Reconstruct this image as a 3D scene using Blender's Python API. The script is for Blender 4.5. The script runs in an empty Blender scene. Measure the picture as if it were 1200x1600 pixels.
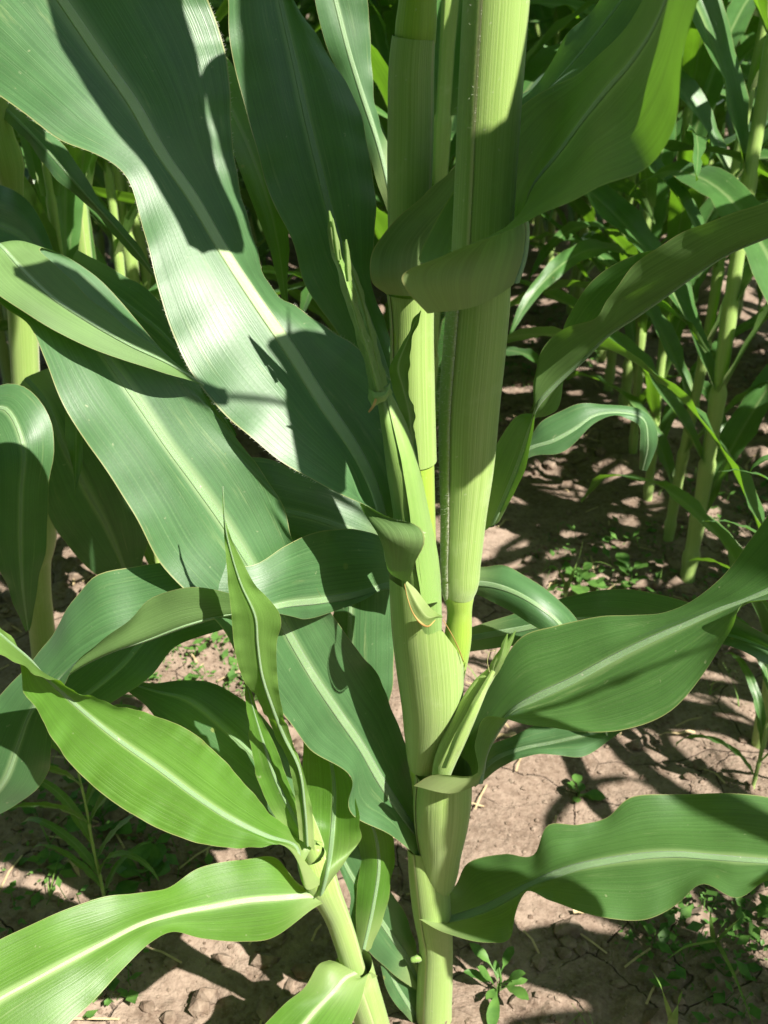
import bpy, math, random
import numpy as np
from mathutils import Vector, Matrix, noise
R = math.radians
SC = bpy.context.scene
COL = SC.collection
random.seed(7)

# ------------------------------------------------------------------ camera, sky, sun, exposure
F = 1640.0
CAM = Vector((0, 0, 0.85))
PITCH = R(30)
FWD = Vector((0, math.cos(PITCH), -math.sin(PITCH)))
UP = Vector((0, math.sin(PITCH), math.cos(PITCH)))
cd = bpy.data.cameras.new('camera')
cam = bpy.data.objects.new('camera', cd); COL.objects.link(cam)
cam.location = CAM; cam.rotation_euler = (R(90) - PITCH, 0, 0)
cd.sensor_fit = 'VERTICAL'; cd.sensor_height = 24.0
cd.lens = 24.0 / (2 * 800 / F)
cd.clip_start = 0.02; cd.clip_end = 500
cd.dof.use_dof = True; cd.dof.focus_distance = 0.66
cd.dof.aperture_fstop = (cd.lens * 1e-3) / 0.0024
SC.camera = cam

SUN_EL, SUN_AZ = R(51), R(130)          # azimuth clockwise from +Y
SUN = Vector((math.sin(SUN_AZ) * math.cos(SUN_EL), math.cos(SUN_AZ) * math.cos(SUN_EL), math.sin(SUN_EL)))
w = bpy.data.worlds.new('World'); SC.world = w; w.use_nodes = True
nt = w.node_tree
sky = nt.nodes.new('ShaderNodeTexSky'); sky.sky_type = 'NISHITA'; sky.sun_disc = False
sky.sun_elevation = SUN_EL; sky.sun_rotation = SUN_AZ
bg = nt.nodes['Background']; bg.inputs['Strength'].default_value = 0.052
nt.links.new(sky.outputs[0], bg.inputs['Color'])
ld = bpy.data.lights.new('sun', 'SUN'); ld.energy = 5.0; ld.angle = R(0.5); ld.color = (1, 0.95, 0.86)
so = bpy.data.objects.new('sun', ld); COL.objects.link(so)
so.rotation_euler = SUN.to_track_quat('Z', 'Y').to_euler(); so.location = SUN * 5
SC.view_settings.view_transform = 'Standard'; SC.view_settings.look = 'None'
SC.view_settings.exposure = 1.42; SC.view_settings.gamma = 1; SC.view_settings.use_curve_mapping = False
SC.render.engine = 'CYCLES'
SC.cycles.max_bounces = 8; SC.cycles.diffuse_bounces = 4; SC.cycles.glossy_bounces = 3
SC.cycles.transmission_bounces = 6; SC.cycles.sample_clamp_indirect = 4
SC.cycles.use_denoising = True

def at(px, py, d):
    return CAM + Vector((1, 0, 0)) * ((px - 600) / F * d) + UP * ((800 - py) / F * d) + FWD * d

def ground_at(px, py):
    v = at(px, py, 1) - CAM
    return CAM + v * (-CAM.z / v.z)

def stalk_depth(py, Y=0.577):
    a = math.atan((py - 800) / F)
    return Y * math.cos(a) / math.cos(PITCH + a)

# ------------------------------------------------------------------ materials
class NT:
    def __init__(s, name):
        s.m = bpy.data.materials.new(name); s.m.use_nodes = True
        s.t = s.m.node_tree; s.t.nodes.clear()
        s.out = s.n('ShaderNodeOutputMaterial')
    def n(s, typ, **kw):
        nd = s.t.nodes.new(typ)
        for k, v in kw.items(): setattr(nd, k, v)
        return nd
    def put(s, sock, v):
        if v is None: return
        if hasattr(v, 'is_output') or isinstance(v, bpy.types.NodeSocket): s.t.links.new(v, sock)
        elif isinstance(v, (tuple, list)): sock.default_value = tuple(v) + ((1,) if len(v) == 3 and len(sock.default_value) == 4 else ())
        else: sock.default_value = v
    def math(s, op, a, b=None, c=None, clamp=False):
        nd = s.n('ShaderNodeMath', operation=op, use_clamp=clamp)
        s.put(nd.inputs[0], a); s.put(nd.inputs[1], b); s.put(nd.inputs[2], c)
        return nd.outputs[0]
    def ramp(s, v, lo, hi, a=0.0, b=1.0):
        nd = s.n('ShaderNodeMapRange', interpolation_type='SMOOTHSTEP')
        for i, x in enumerate((v, lo, hi, a, b)): s.put(nd.inputs[i], x)
        return nd.outputs[0]
    def mix(s, f, a, b, mode='MIX'):
        nd = s.n('ShaderNodeMix', data_type='RGBA', blend_type=mode)
        s.put(nd.inputs[0], f); s.put(nd.inputs[6], a); s.put(nd.inputs[7], b)
        return nd.outputs[2]
    def vec(s, x, y, z=0.0):
        nd = s.n('ShaderNodeCombineXYZ')
        for i, v in enumerate((x, y, z)): s.put(nd.inputs[i], v)
        return nd.outputs[0]
    def noise(s, v, scale, detail=2.0, rough=0.5):
        nd = s.n('ShaderNodeTexNoise'); s.put(nd.inputs['Vector'], v)
        nd.inputs['Scale'].default_value = scale; nd.inputs['Detail'].default_value = detail
        nd.inputs['Roughness'].default_value = rough
        return nd.outputs[0]
    def bump(s, h, strength, dist, normal=None):
        nd = s.n('ShaderNodeBump'); nd.inputs['Strength'].default_value = strength
        nd.inputs['Distance'].default_value = dist; s.put(nd.inputs['Height'], h); s.put(nd.inputs['Normal'], normal)
        return nd.outputs[0]

def uvs(s):
    tc = s.n('ShaderNodeTexCoord'); sp = s.n('ShaderNodeSeparateXYZ')
    s.t.links.new(tc.outputs['UV'], sp.inputs[0])
    return sp.outputs[0], sp.outputs[1], tc.outputs['Object']

def leaf_material(name, top, under, trans, pale, rough=0.36, tfac=0.33, spec=0.5, coat=0.0):
    s = NT(name)
    u, v, ob = uvs(s)
    au = s.math('ABSOLUTE', u)
    oi = s.n('ShaderNodeObjectInfo')
    rnd = s.math('MULTIPLY', oi.outputs['Random'], 37.0)
    streak = s.noise(s.vec(s.math('MULTIPLY', u, 34), s.math('MULTIPLY', v, 0.5), rnd), 1.0, 4.0, 0.65)
    fine = s.noise(s.vec(s.math('MULTIPLY', u, 130), s.math('MULTIPLY', v, 0.35), rnd), 1.0, 2.0, 0.5)
    blotch = s.noise(ob, 28.0, 3.0, 0.55)
    vein = s.ramp(s.math('ABSOLUTE', s.math('SUBTRACT', s.math('FRACT', s.math('MULTIPLY', u, 17.0)), 0.5)), 0.0, 0.09, 1.0, 0.0)
    geo = s.n('ShaderNodeNewGeometry')
    back = geo.outputs['Backfacing']
    k = s.math('ADD', s.ramp(streak, 0.3, 0.72, 0.88, 1.12), s.math('MULTIPLY', s.math('SUBTRACT', blotch, 0.5), 0.6))
    c = s.mix(1.0, top, s.vec(k, k, k), 'MULTIPLY')
    c = s.mix(s.ramp(fine, 0.5, 0.8, 0.0, 0.16), c, pale)
    c = s.mix(s.math('MULTIPLY', vein, 0.09), c, pale)
    c = s.mix(s.ramp(au, 0.015, 0.15, 0.8, 0.0), c, pale)
    # dry flecks and pale scuffs
    fl = s.noise(ob, 170.0, 2.0, 0.6)
    c = s.mix(s.ramp(fl, 0.71, 0.78, 0.0, 0.5), c, (0.33, 0.36, 0.2))
    scuff = s.noise(s.vec(s.math('MULTIPLY', u, 7), s.math('MULTIPLY', v, 1.1), s.math('ADD', rnd, 5.0)), 1.0, 5.0, 0.7)
    c = s.mix(s.ramp(scuff, 0.58, 0.76, 0.0, 0.5), c, (0.26, 0.33, 0.14))
    dust = s.noise(ob, 900.0, 2.0, 0.7)
    c = s.mix(s.ramp(dust, 0.62, 0.8, 0.0, 0.3), c, (0.3, 0.34, 0.22))
    vs = s.n('ShaderNodeTexVoronoi', feature='F1'); s.put(vs.inputs['Vector'], ob); vs.inputs['Scale'].default_value = 42.0
    sc_ = s.n('ShaderNodeSeparateColor'); s.t.links.new(vs.outputs['Color'], sc_.inputs[0])
    has = s.math('GREATER_THAN', sc_.outputs[0], 0.90)
    size = s.math('MULTIPLY_ADD', sc_.outputs[1], 0.09, 0.03)
    dd = s.math('DIVIDE', s.math('ADD', vs.outputs['Distance'], s.math('MULTIPLY', s.math('SUBTRACT', dust, 0.5), 0.05)), size)
    c = s.mix(s.math('MULTIPLY', has, s.ramp(dd, 0.9, 1.5, 0.55, 0.0)), c, (0.27, 0.29, 0.08))
    c = s.mix(s.math('MULTIPLY', has, s.ramp(dd, 0.45, 0.8, 0.85, 0.0)), c, (0.24, 0.15, 0.06))
    cu0 = s.ramp(v, 0.05, 0.55, 0.7, 0.0)
    c = s.mix(cu0, c, (0.30, 0.38, 0.15))
    cu = s.mix(1.0, under, s.vec(k, k, k), 'MULTIPLY')
    cu = s.mix(s.math('MULTIPLY', vein, 0.2), cu, pale)
    cu = s.mix(s.ramp(au, 0.02, 0.12, 0.7, 0.0), cu, pale)
    cu = s.mix(cu0, cu, (0.34, 0.40, 0.17))
    col = s.mix(back, c, cu)
    col = s.mix(s.ramp(au, 0.982, 0.995, 0.0, 0.7), col, (0.33, 0.32, 0.13))
    h = s.math('ADD', s.math('MULTIPLY', fine, 0.6), s.math('ADD', s.math('MULTIPLY', streak, 0.9), s.math('MULTIPLY', vein, 0.35)))
    nrm = s.bump(h, 0.17, 0.0011)
    nrm = s.bump(s.noise(ob, 520.0, 2.0, 0.6), 0.12, 0.0005, nrm)
    p = s.n('ShaderNodeBsdfPrincipled')
    s.put(p.inputs['Base Color'], col); s.put(p.inputs['Normal'], nrm)
    rg = s.math('ADD', s.math('ADD', rough, s.math('MULTIPLY', s.math('SUBTRACT', blotch, 0.5), 0.22)), s.math('MULTIPLY', back, 0.2))
    s.put(p.inputs['Roughness'], rg)
    s.put(p.inputs['Specular IOR Level'], s.math('SUBTRACT', spec, s.math('MULTIPLY', back, 0.25)))
    s.put(p.inputs['Sheen Weight'], s.math('MULTIPLY', s.math('SUBTRACT', 1.0, back), coat)); p.inputs['Sheen Roughness'].default_value = 0.45; s.put(p.inputs['Sheen Tint'], (0.75, 0.9, 1.0))
    tr = s.n('ShaderNodeBsdfTranslucent')
    tcol = s.mix(s.ramp(au, 0.015, 0.06, 0.5, 0.0), s.mix(1.0, trans, s.vec(k, k, k), 'MULTIPLY'), (0.12, 0.14, 0.05))
    s.put(tr.inputs[0], tcol); s.put(tr.inputs[1], nrm)
    mx = s.n('ShaderNodeMixShader'); mx.inputs[0].default_value = tfac
    s.t.links.new(p.outputs[0], mx.inputs[1]); s.t.links.new(tr.outputs[0], mx.inputs[2])
    s.t.links.new(mx.outputs[0], s.out.inputs[0])
    return s.m

def stem_material(name, base, dark, pale, rough=0.42, rim=False):
    s = NT(name)
    u, v, ob = uvs(s)
    oi = s.n('ShaderNodeObjectInfo'); rnd = s.math('MULTIPLY', oi.outputs['Random'], 31.0)
    st = s.noise(s.vec(s.math('MULTIPLY', u, 70), s.math('MULTIPLY', v, 0.6), rnd), 1.0, 3.0, 0.6)
    wide = s.noise(s.vec(s.math('MULTIPLY', u, 9), s.math('MULTIPLY', v, 0.5), rnd), 1.0, 2.0, 0.5)
    bl = s.noise(ob, 34.0, 4.0, 0.6)
    c = s.mix(s.ramp(st, 0.3, 0.7), dark, base)
    c = s.mix(s.ramp(wide, 0.45, 0.75, 0.0, 0.5), c, dark)
    c = s.mix(s.ramp(bl, 0.55, 0.8, 0.0, 0.55), c, pale)
    fl = s.noise(ob, 240.0, 2.0, 0.6)
    c = s.mix(s.ramp(fl, 0.70, 0.77, 0.0, 0.5), c, (0.5, 0.5, 0.36))
    blem = s.noise(s.vec(s.math('MULTIPLY', u, 14), s.math('MULTIPLY', v, 3.0), rnd), 1.0, 5.0, 0.7)
    c = s.mix(s.ramp(blem, 0.66, 0.80, 0.0, 0.4), c, (0.30, 0.26, 0.10))
    if rim: c = s.mix(s.ramp(u, 0.955, 0.985, 0.0, 0.7), c, (0.46, 0.44, 0.24))
    p = s.n('ShaderNodeBsdfPrincipled')
    s.put(p.inputs['Base Color'], c); p.inputs['Roughness'].default_value = rough
    p.inputs['Specular IOR Level'].default_value = 0.4
    p.inputs['Sheen Weight'].default_value = 0.15
    p.inputs['Subsurface Weight'].default_value = 0.15
    p.inputs['Subsurface Radius'].default_value = (0.4, 0.8, 0.15)
    p.inputs['Subsurface Scale'].default_value = 0.004
    n1 = s.bump(st, 0.35, 0.0009)
    s.put(p.inputs['Normal'], s.bump(s.noise(ob, 600.0, 2.0), 0.1, 0.0004, n1))
    s.t.links.new(p.outputs[0], s.out.inputs[0])
    return s.m

def plain_material(name, a, b, scale=60.0, rough=0.7, tfac=0.0, bump=0.0):
    s = NT(name)
    tc = s.n('ShaderNodeTexCoord')
    nz = s.noise(tc.outputs['Object'], scale, 4.0, 0.6)
    c = s.mix(s.ramp(nz, 0.3, 0.7), a, b)
    p = s.n('ShaderNodeBsdfPrincipled'); s.put(p.inputs['Base Color'], c); p.inputs['Roughness'].default_value = rough
    p.inputs['Specular IOR Level'].default_value = 0.3
    if bump: s.put(p.inputs['Normal'], s.bump(nz, 1.0, bump))
    o = p.outputs[0]
    if tfac:
        tr = s.n('ShaderNodeBsdfTranslucent'); s.put(tr.inputs[0], c)
        mx = s.n('ShaderNodeMixShader'); mx.inputs[0].default_value = tfac
        s.t.links.new(o, mx.inputs[1]); s.t.links.new(tr.outputs[0], mx.inputs[2]); o = mx.outputs[0]
    s.t.links.new(o, s.out.inputs[0])
    return s.m

def soil_material():
    s = NT('dry_soil')
    tc = s.n('ShaderNodeTexCoord'); P = tc.outputs['Object']
    wob = s.n('ShaderNodeTexNoise'); s.put(wob.inputs['Vector'], P); wob.inputs['Scale'].default_value = 9.0
    add = s.n('ShaderNodeVectorMath', operation='MULTIPLY_ADD')
    s.put(add.inputs[0], wob.outputs['Color']); add.inputs[1].default_value = (0.09, 0.09, 0.09); s.put(add.inputs[2], P)
    vo = s.n('ShaderNodeTexVoronoi', feature='DISTANCE_TO_EDGE'); s.put(vo.inputs['Vector'], add.outputs[0]); vo.inputs['Scale'].default_value = 11.0
    crack = s.ramp(vo.outputs[0], 0.0, 0.014, 0.35, 1.0)
    where = s.ramp(s.noise(P, 5.0, 2.0), 0.44, 0.56, 0.0, 1.0)
    crack = s.math('SUBTRACT', 1.0, s.math('MULTIPLY', s.math('SUBTRACT', 1.0, crack), where))
    big = s.noise(P, 4.0, 4.0, 0.6); grain = s.noise(P, 140.0, 4.0, 0.7); mid = s.noise(P, 30.0, 4.0, 0.65)
    c = s.mix(s.ramp(big, 0.35, 0.65), (0.155, 0.110, 0.082), (0.255, 0.192, 0.150))
    c = s.mix(s.ramp(mid, 0.4, 0.7, 0.0, 0.85), c, (0.10, 0.068, 0.048))
    c = s.mix(s.ramp(grain, 0.35, 0.7, 0.0, 0.55), c, (0.30, 0.23, 0.18))
    c = s.mix(crack, (0.05, 0.033, 0.024), c)
    p = s.n('ShaderNodeBsdfPrincipled'); s.put(p.inputs['Base Color'], c); p.inputs['Roughness'].default_value = 0.92
    p.inputs['Specular IOR Level'].default_value = 0.15
    n1 = s.bump(crack, 1.0, 0.006)
    n1 = s.bump(mid, 0.9, 0.010, n1)
    s.put(p.inputs['Normal'], s.bump(grain, 0.6, 0.003, n1))
    s.t.links.new(p.outputs[0], s.out.inputs[0])
    return s.m

M_LEAF = leaf_material('maize_leaf', (0.058, 0.140, 0.048), (0.112, 0.200, 0.060), (0.11, 0.28, 0.016), (0.27, 0.38, 0.18), rough=0.43, spec=0.62, coat=0.05, tfac=0.26)
M_WARM = leaf_material('maize_leaf_warm', (0.058, 0.140, 0.034), (0.115, 0.200, 0.058), (0.16, 0.36, 0.02), (0.29, 0.40, 0.17), rough=0.40, spec=0.55, coat=0.04, tfac=0.32)
M_YOUNG = leaf_material('young_maize_leaf', (0.078, 0.190, 0.022), (0.13, 0.24, 0.05), (0.26, 0.52, 0.025), (0.36, 0.50, 0.20), rough=0.42, tfac=0.4)
M_FIELD = leaf_material('field_maize_leaf', (0.058, 0.150, 0.034), (0.09, 0.16, 0.045), (0.20, 0.44, 0.02), (0.20, 0.30, 0.11), rough=0.34, coat=0.12)
M_RIB = stem_material('midrib_green', (0.19, 0.29, 0.145), (0.14, 0.235, 0.10), (0.27, 0.36, 0.21), 0.36)
M_RIBW = stem_material('midrib_pale', (0.33, 0.44, 0.22), (0.26, 0.37, 0.15), (0.42, 0.5, 0.32), 0.36)
M_SHEATH = stem_material('sheath_green', (0.30, 0.415, 0.125), (0.215, 0.325, 0.075), (0.37, 0.475, 0.20), rim=True)
M_STALK = stem_material('stalk_green', (0.30, 0.44, 0.055), (0.23, 0.36, 0.04), (0.38, 0.49, 0.12), 0.33)
M_HUSK = stem_material('husk_green', (0.205, 0.33, 0.08), (0.15, 0.26, 0.055), (0.28, 0.39, 0.13))
M_TIP = stem_material('husk_tip_green', (0.17, 0.29, 0.06), (0.11, 0.21, 0.035), (0.27, 0.38, 0.10))
M_HUSKLEAF = leaf_material('husk_leaf', (0.11, 0.22, 0.035), (0.16, 0.26, 0.06), (0.3, 0.5, 0.05), (0.40, 0.50, 0.20), rough=0.45)
M_HAIR = plain_material('leaf_hair', (0.6, 0.62, 0.5), (0.72, 0.72, 0.6), 50, 0.5, 0.4)
M_DRY = plain_material('dry_brown', (0.30, 0.17, 0.045), (0.45, 0.30, 0.10), 90, 0.7, 0.2)
M_SILK = plain_material('pale_silk', (0.5, 0.55, 0.2), (0.62, 0.55, 0.28), 200, 0.5, 0.3)
M_SOIL = soil_material()
M_CLOD = plain_material('soil_clod', (0.12, 0.082, 0.058), (0.25, 0.19, 0.145), 70, 0.95, 0, 0.004)
M_WEED = plain_material('weed_green', (0.06, 0.15, 0.03), (0.12, 0.25, 0.05), 60, 0.5, 0.35)
M_GRASS = plain_material('grass_green', (0.13, 0.24, 0.05), (0.2, 0.31, 0.08), 40, 0.5, 0.35)
M_STRAW = plain_material('straw', (0.36, 0.27, 0.15), (0.5, 0.4, 0.24), 60, 0.8, 0.1)

# ------------------------------------------------------------------ mesh helpers
def link_mesh(name, verts, faces, mat, parent=None, uv=None, smooth=True):
    me = bpy.data.meshes.new(name)
    me.from_pydata([tuple(v) for v in verts], [], faces)
    if uv is not None:
        ul = me.uv_layers.new(name='UVMap')
        idx = np.empty(len(me.loops), dtype=np.int32); me.loops.foreach_get('vertex_index', idx)
        ul.data.foreach_set('uv', np.asarray(uv, dtype=np.float32)[idx].ravel())
    if smooth: me.polygons.foreach_set('use_smooth', [True] * len(me.polygons))
    me.materials.append(mat); me.update()
    o = bpy.data.objects.new(name, me); COL.objects.link(o)
    if parent is not None: o.parent = parent; o.matrix_parent_inverse = parent.matrix_world.inverted() if parent.type == 'NEVER' else Matrix.Identity(4)
    return o

def tag(o, label=None, cat=None, group=None, kind=None):
    if label: o['label'] = label
    if cat: o['category'] = cat
    if group: o['group'] = group
    if kind: o['kind'] = kind
    return o

def thing(name, label, cat, group=None):
    """Empty that parents parts modelled in world coordinates (kept at the origin until settled by set_base)."""
    e = bpy.data.objects.new(name, None); COL.objects.link(e); e.empty_display_size = 0.05
    return tag(e, label, cat, group)

def set_base(e, p):
    """Move the Empty to the thing's base without moving its parts."""
    p = Vector(p)
    e.location = p
    for ch in e.children:
        ch.location = ch.location - p

def hermite(P, ts, T):
    """P (n, ...) at parameters ts, smooth interpolation at T."""
    P = np.asarray(P, float); ts = np.asarray(ts, float); n = len(ts)
    m = np.empty_like(P)
    for i in range(n):
        if i == 0: m[i] = (P[1] - P[0]) / (ts[1] - ts[0])
        elif i == n - 1: m[i] = (P[-1] - P[-2]) / (ts[-1] - ts[-2])
        else:
            a, b = ts[i] - ts[i - 1], ts[i + 1] - ts[i]
            m[i] = ((P[i] - P[i - 1]) / a * b + (P[i + 1] - P[i]) / b * a) / (a + b)
    j = np.clip(np.searchsorted(ts, T, side='right') - 1, 0, n - 2)
    h = (ts[j + 1] - ts[j]); x = (T - ts[j]) / h
    sh = (-1,) + (1,) * (P.ndim - 1)
    x = x.reshape(sh); h = h.reshape(sh)
    return ((2*x**3 - 3*x**2 + 1) * P[j] + (x**3 - 2*x**2 + x) * h * m[j] + (-2*x**3 + 3*x**2) * P[j + 1] + (x**3 - x**2) * h * m[j + 1])

def loft(stations, nu, nv, bulge=0.06, ruffle=0.0, wave=0.07, seed=0, rough=0.0):
    """stations: lists of 3 or 5 world points from the left margin to the right one (seen from the upper side, base to tip)."""
    S = [np.array([list(p) for p in st], float) for st in stations]
    n = len(S)
    mids = np.array([s[len(s) // 2] for s in S])
    A = np.empty((n, 5, 3))
    for i, s in enumerate(S):
        if len(s) == 5: A[i] = s; continue
        t = mids[min(i + 1, n - 1)] - mids[max(i - 1, 0)]
        nn = np.cross(s[2] - s[0], t); nn /= (np.linalg.norm(nn) + 1e-9)
        wl, wr = np.linalg.norm(s[0] - s[1]), np.linalg.norm(s[2] - s[1])
        A[i] = [s[0], (s[0] + s[1]) / 2 + nn * bulge * wl, s[1], (s[2] + s[1]) / 2 + nn * bulge * wr, s[2]]
    step = np.linalg.norm(np.diff(A, axis=0), axis=2).mean(axis=1)
    ch = np.concatenate([[0], np.cumsum(np.maximum(step, 1e-5))])
    T = np.linspace(0, ch[-1], nv + 1)
    G = hermite(A, ch, T)
    us = np.linspace(-1, 1, nu + 1)
    us = np.sign(us) * np.abs(us) ** 0.9
    H = hermite(G.transpose(1, 0, 2), [-1, -0.5, 0, 0.5, 1], us).transpose(1, 0, 2)      # nv+1, nu+1, 3
    if ruffle or rough:
        du = np.gradient(H, axis=1); dv = np.gradient(H, axis=0)
        N = np.cross(du, dv); N /= (np.linalg.norm(N, axis=2, keepdims=True) + 1e-9)
        rng = np.random.RandomState(seed)
        ph = rng.uniform(0, 6.28, 6)
        v = T[:, None]; u = us[None, :]
        side = np.where(u < 0, 1.0, 0.0)
        e = np.abs(u) ** 2.2
        wl = (np.sin(6.283 * v / wave + ph[0]) + 0.6 * np.sin(6.283 * v / (wave * 0.57) + ph[1])) * side + \
             (np.sin(6.283 * v / (wave * 1.13) + ph[2]) + 0.6 * np.sin(6.283 * v / (wave * 0.49) + ph[3])) * (1 - side)
        fade = np.clip(v / (0.12 * ch[-1]), 0, 1)
        d = ruffle * e * wl * fade
        if rough: d = d + rough * np.sin(6.283 * v / 0.11 + 2.2 * u + ph[4]) * (0.4 + 0.6 * np.abs(u)) * np.sin(3.1 * u + ph[5])
        H = H + N * d[:, :, None]
    return H, us, T

def grid_faces(a, b):
    return [(i * b + j, i * b + j + 1, (i + 1) * b + j + 1, (i + 1) * b + j) for i in range(a - 1) for j in range(b - 1)]

def lean_back(stations, ref, k):
    """Set the blade steeper: every station goes back by k of its distance in front of depth ref."""
    out = []
    for s in stations:
        dm = s[len(s) // 2][2]; sh = max(0.0, ref - dm) * k
        out.append([(x, y, d + sh) for x, y, d in s])
    return out

def leaf(parent, stations, mat=None, nu=18, nv=70, bulge=0.06, ruffle=0.0012, wave=0.06, seed=0, rough=0.0, rib=0.0026, hairs=0, name='leaf', label=None, px=True, back=None, ribmat=None):
    mat = mat or M_LEAF
    if back: stations = lean_back(stations, *back)
    st = [[at(*p) for p in s] for s in stations] if px else stations
    H, us, T = loft(st, nu, nv, bulge, ruffle, wave, seed, rough)
    a, b = H.shape[:2]
    uv = np.stack([np.repeat(us[None, :], a, 0), np.repeat(T[:, None] * 10, b, 1)], 2).reshape(-1, 2)
    o = link_mesh(name, H.reshape(-1, 3), grid_faces(a, b), mat, parent, uv)
    if label: o['label'] = label
    du = np.gradient(H, axis=1); dv = np.gradient(H, axis=0)
    N = np.cross(du, dv); N /= (np.linalg.norm(N, axis=2, keepdims=True) + 1e-9)
    if rib:
        c = nu // 2
        verts, faces, uvm = [], [], []
        prof = [(-1, 0.00012), (-0.6, 0.0004), (0, 0.0002), (0.6, 0.0004), (1, 0.00012), (0.6, -0.0013), (0, -0.0019), (-0.6, -0.0013)]
        k = len(prof)
        for i in range(a):
            f = i / (a - 1); wd = rib * (1.25 - 0.95 * f); th = 1.15 - 0.8 * f
            lf = H[i, c - 1] - H[i, c]; rt = H[i, c + 1] - H[i, c]
            lu = lf / (np.linalg.norm(lf) + 1e-9); ru = rt / (np.linalg.norm(rt) + 1e-9)
            for (x, y) in prof:
                p = H[i, c] + (ru * x if x >= 0 else lu * -x) * wd + N[i, c] * y * th
                verts.append(p); uvm.append((x * 0.5, T[i] * 10))
        for i in range(a - 1):
            for j in range(k):
                j2 = (j + 1) % k
                faces.append((i * k + j, i * k + j2, (i + 1) * k + j2, (i + 1) * k + j))
        link_mesh('midrib', verts, faces, ribmat or M_RIB, o, uvm)
    if hairs:
        rng = random.Random(seed + 5); verts, faces = [], []
        for q in range(hairs):
            for col, dirc in ((0, -1), (b - 1, 1)):
                i = rng.randrange(1, a - 2); f = rng.random()
                p = H[i, col] * (1 - f) + H[i + 1, col] * f
                out = H[i, col] - H[i, col + (1 if col == 0 else -1)]; out = out / (np.linalg.norm(out) + 1e-9)
                al = dv[i, col] / (np.linalg.norm(dv[i, col]) + 1e-9)
                L = rng.uniform(0.0008, 0.0022)
                tip = p + out * L + al * L * rng.uniform(0, 0.9) + N[i, col] * rng.uniform(-0.6, 0.6) * L
                wv = al * 0.00006
                m = len(verts); verts += [p - wv, p + wv, tip]; faces.append((m, m + 1, m + 2))
        tag(link_mesh('margin_hair', verts, faces, M_HAIR, o, smooth=False), kind='stuff')
    return o

def frame_from(t):
    t = Vector(t).normalized()
    x = Vector((1, 0, 0)); x = (x - t * x.dot(t)).normalized()
    y = t.cross(x)                 # horizontal-ish; for an upright axis this points away from the camera (+Y)
    return x, y

def tube(name, parent, pts, mat, seg=24, label=None, caps=True, nv=None):
    """pts: (world point, radius) up the axis."""
    P = np.array([list(p) + [r] for p, r in pts], float)
    if nv:
        ch = np.concatenate([[0], np.cumsum(np.linalg.norm(np.diff(P[:, :3], axis=0), axis=1) + 1e-6)])
        P = hermite(P, ch, np.linspace(0, ch[-1], nv + 1))
    verts, uv, L = [], [], 0.0
    n = len(P)
    for i in range(n):
        t = P[min(i + 1, n - 1), :3] - P[max(i - 1, 0), :3]
        x, y = frame_from(t)
        if i: L += np.linalg.norm(P[i, :3] - P[i - 1, :3])
        for j in range(seg + 1):
            th = 2 * math.pi * j / seg
            verts.append(Vector(P[i, :3]) + (x * math.cos(th) + y * math.sin(th)) * P[i, 3]); uv.append((j / seg * 2 - 1, L * 10))
    b = seg + 1
    faces = grid_faces(n, b)
    faces = [tuple(reversed(f)) for f in faces]
    if caps:
        faces.append(tuple(range(seg))); faces.append(tuple((n - 1) * b + j for j in reversed(range(seg))))
    o = link_mesh(name, verts, faces, mat, parent, uv)
    if label: o['label'] = label
    return o

def pxt(pts):
    """(cx, cy, half width px, depth) -> (point, radius)"""
    return [(at(x, y, d), hw / F * d) for x, y, hw, d in pts]

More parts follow.
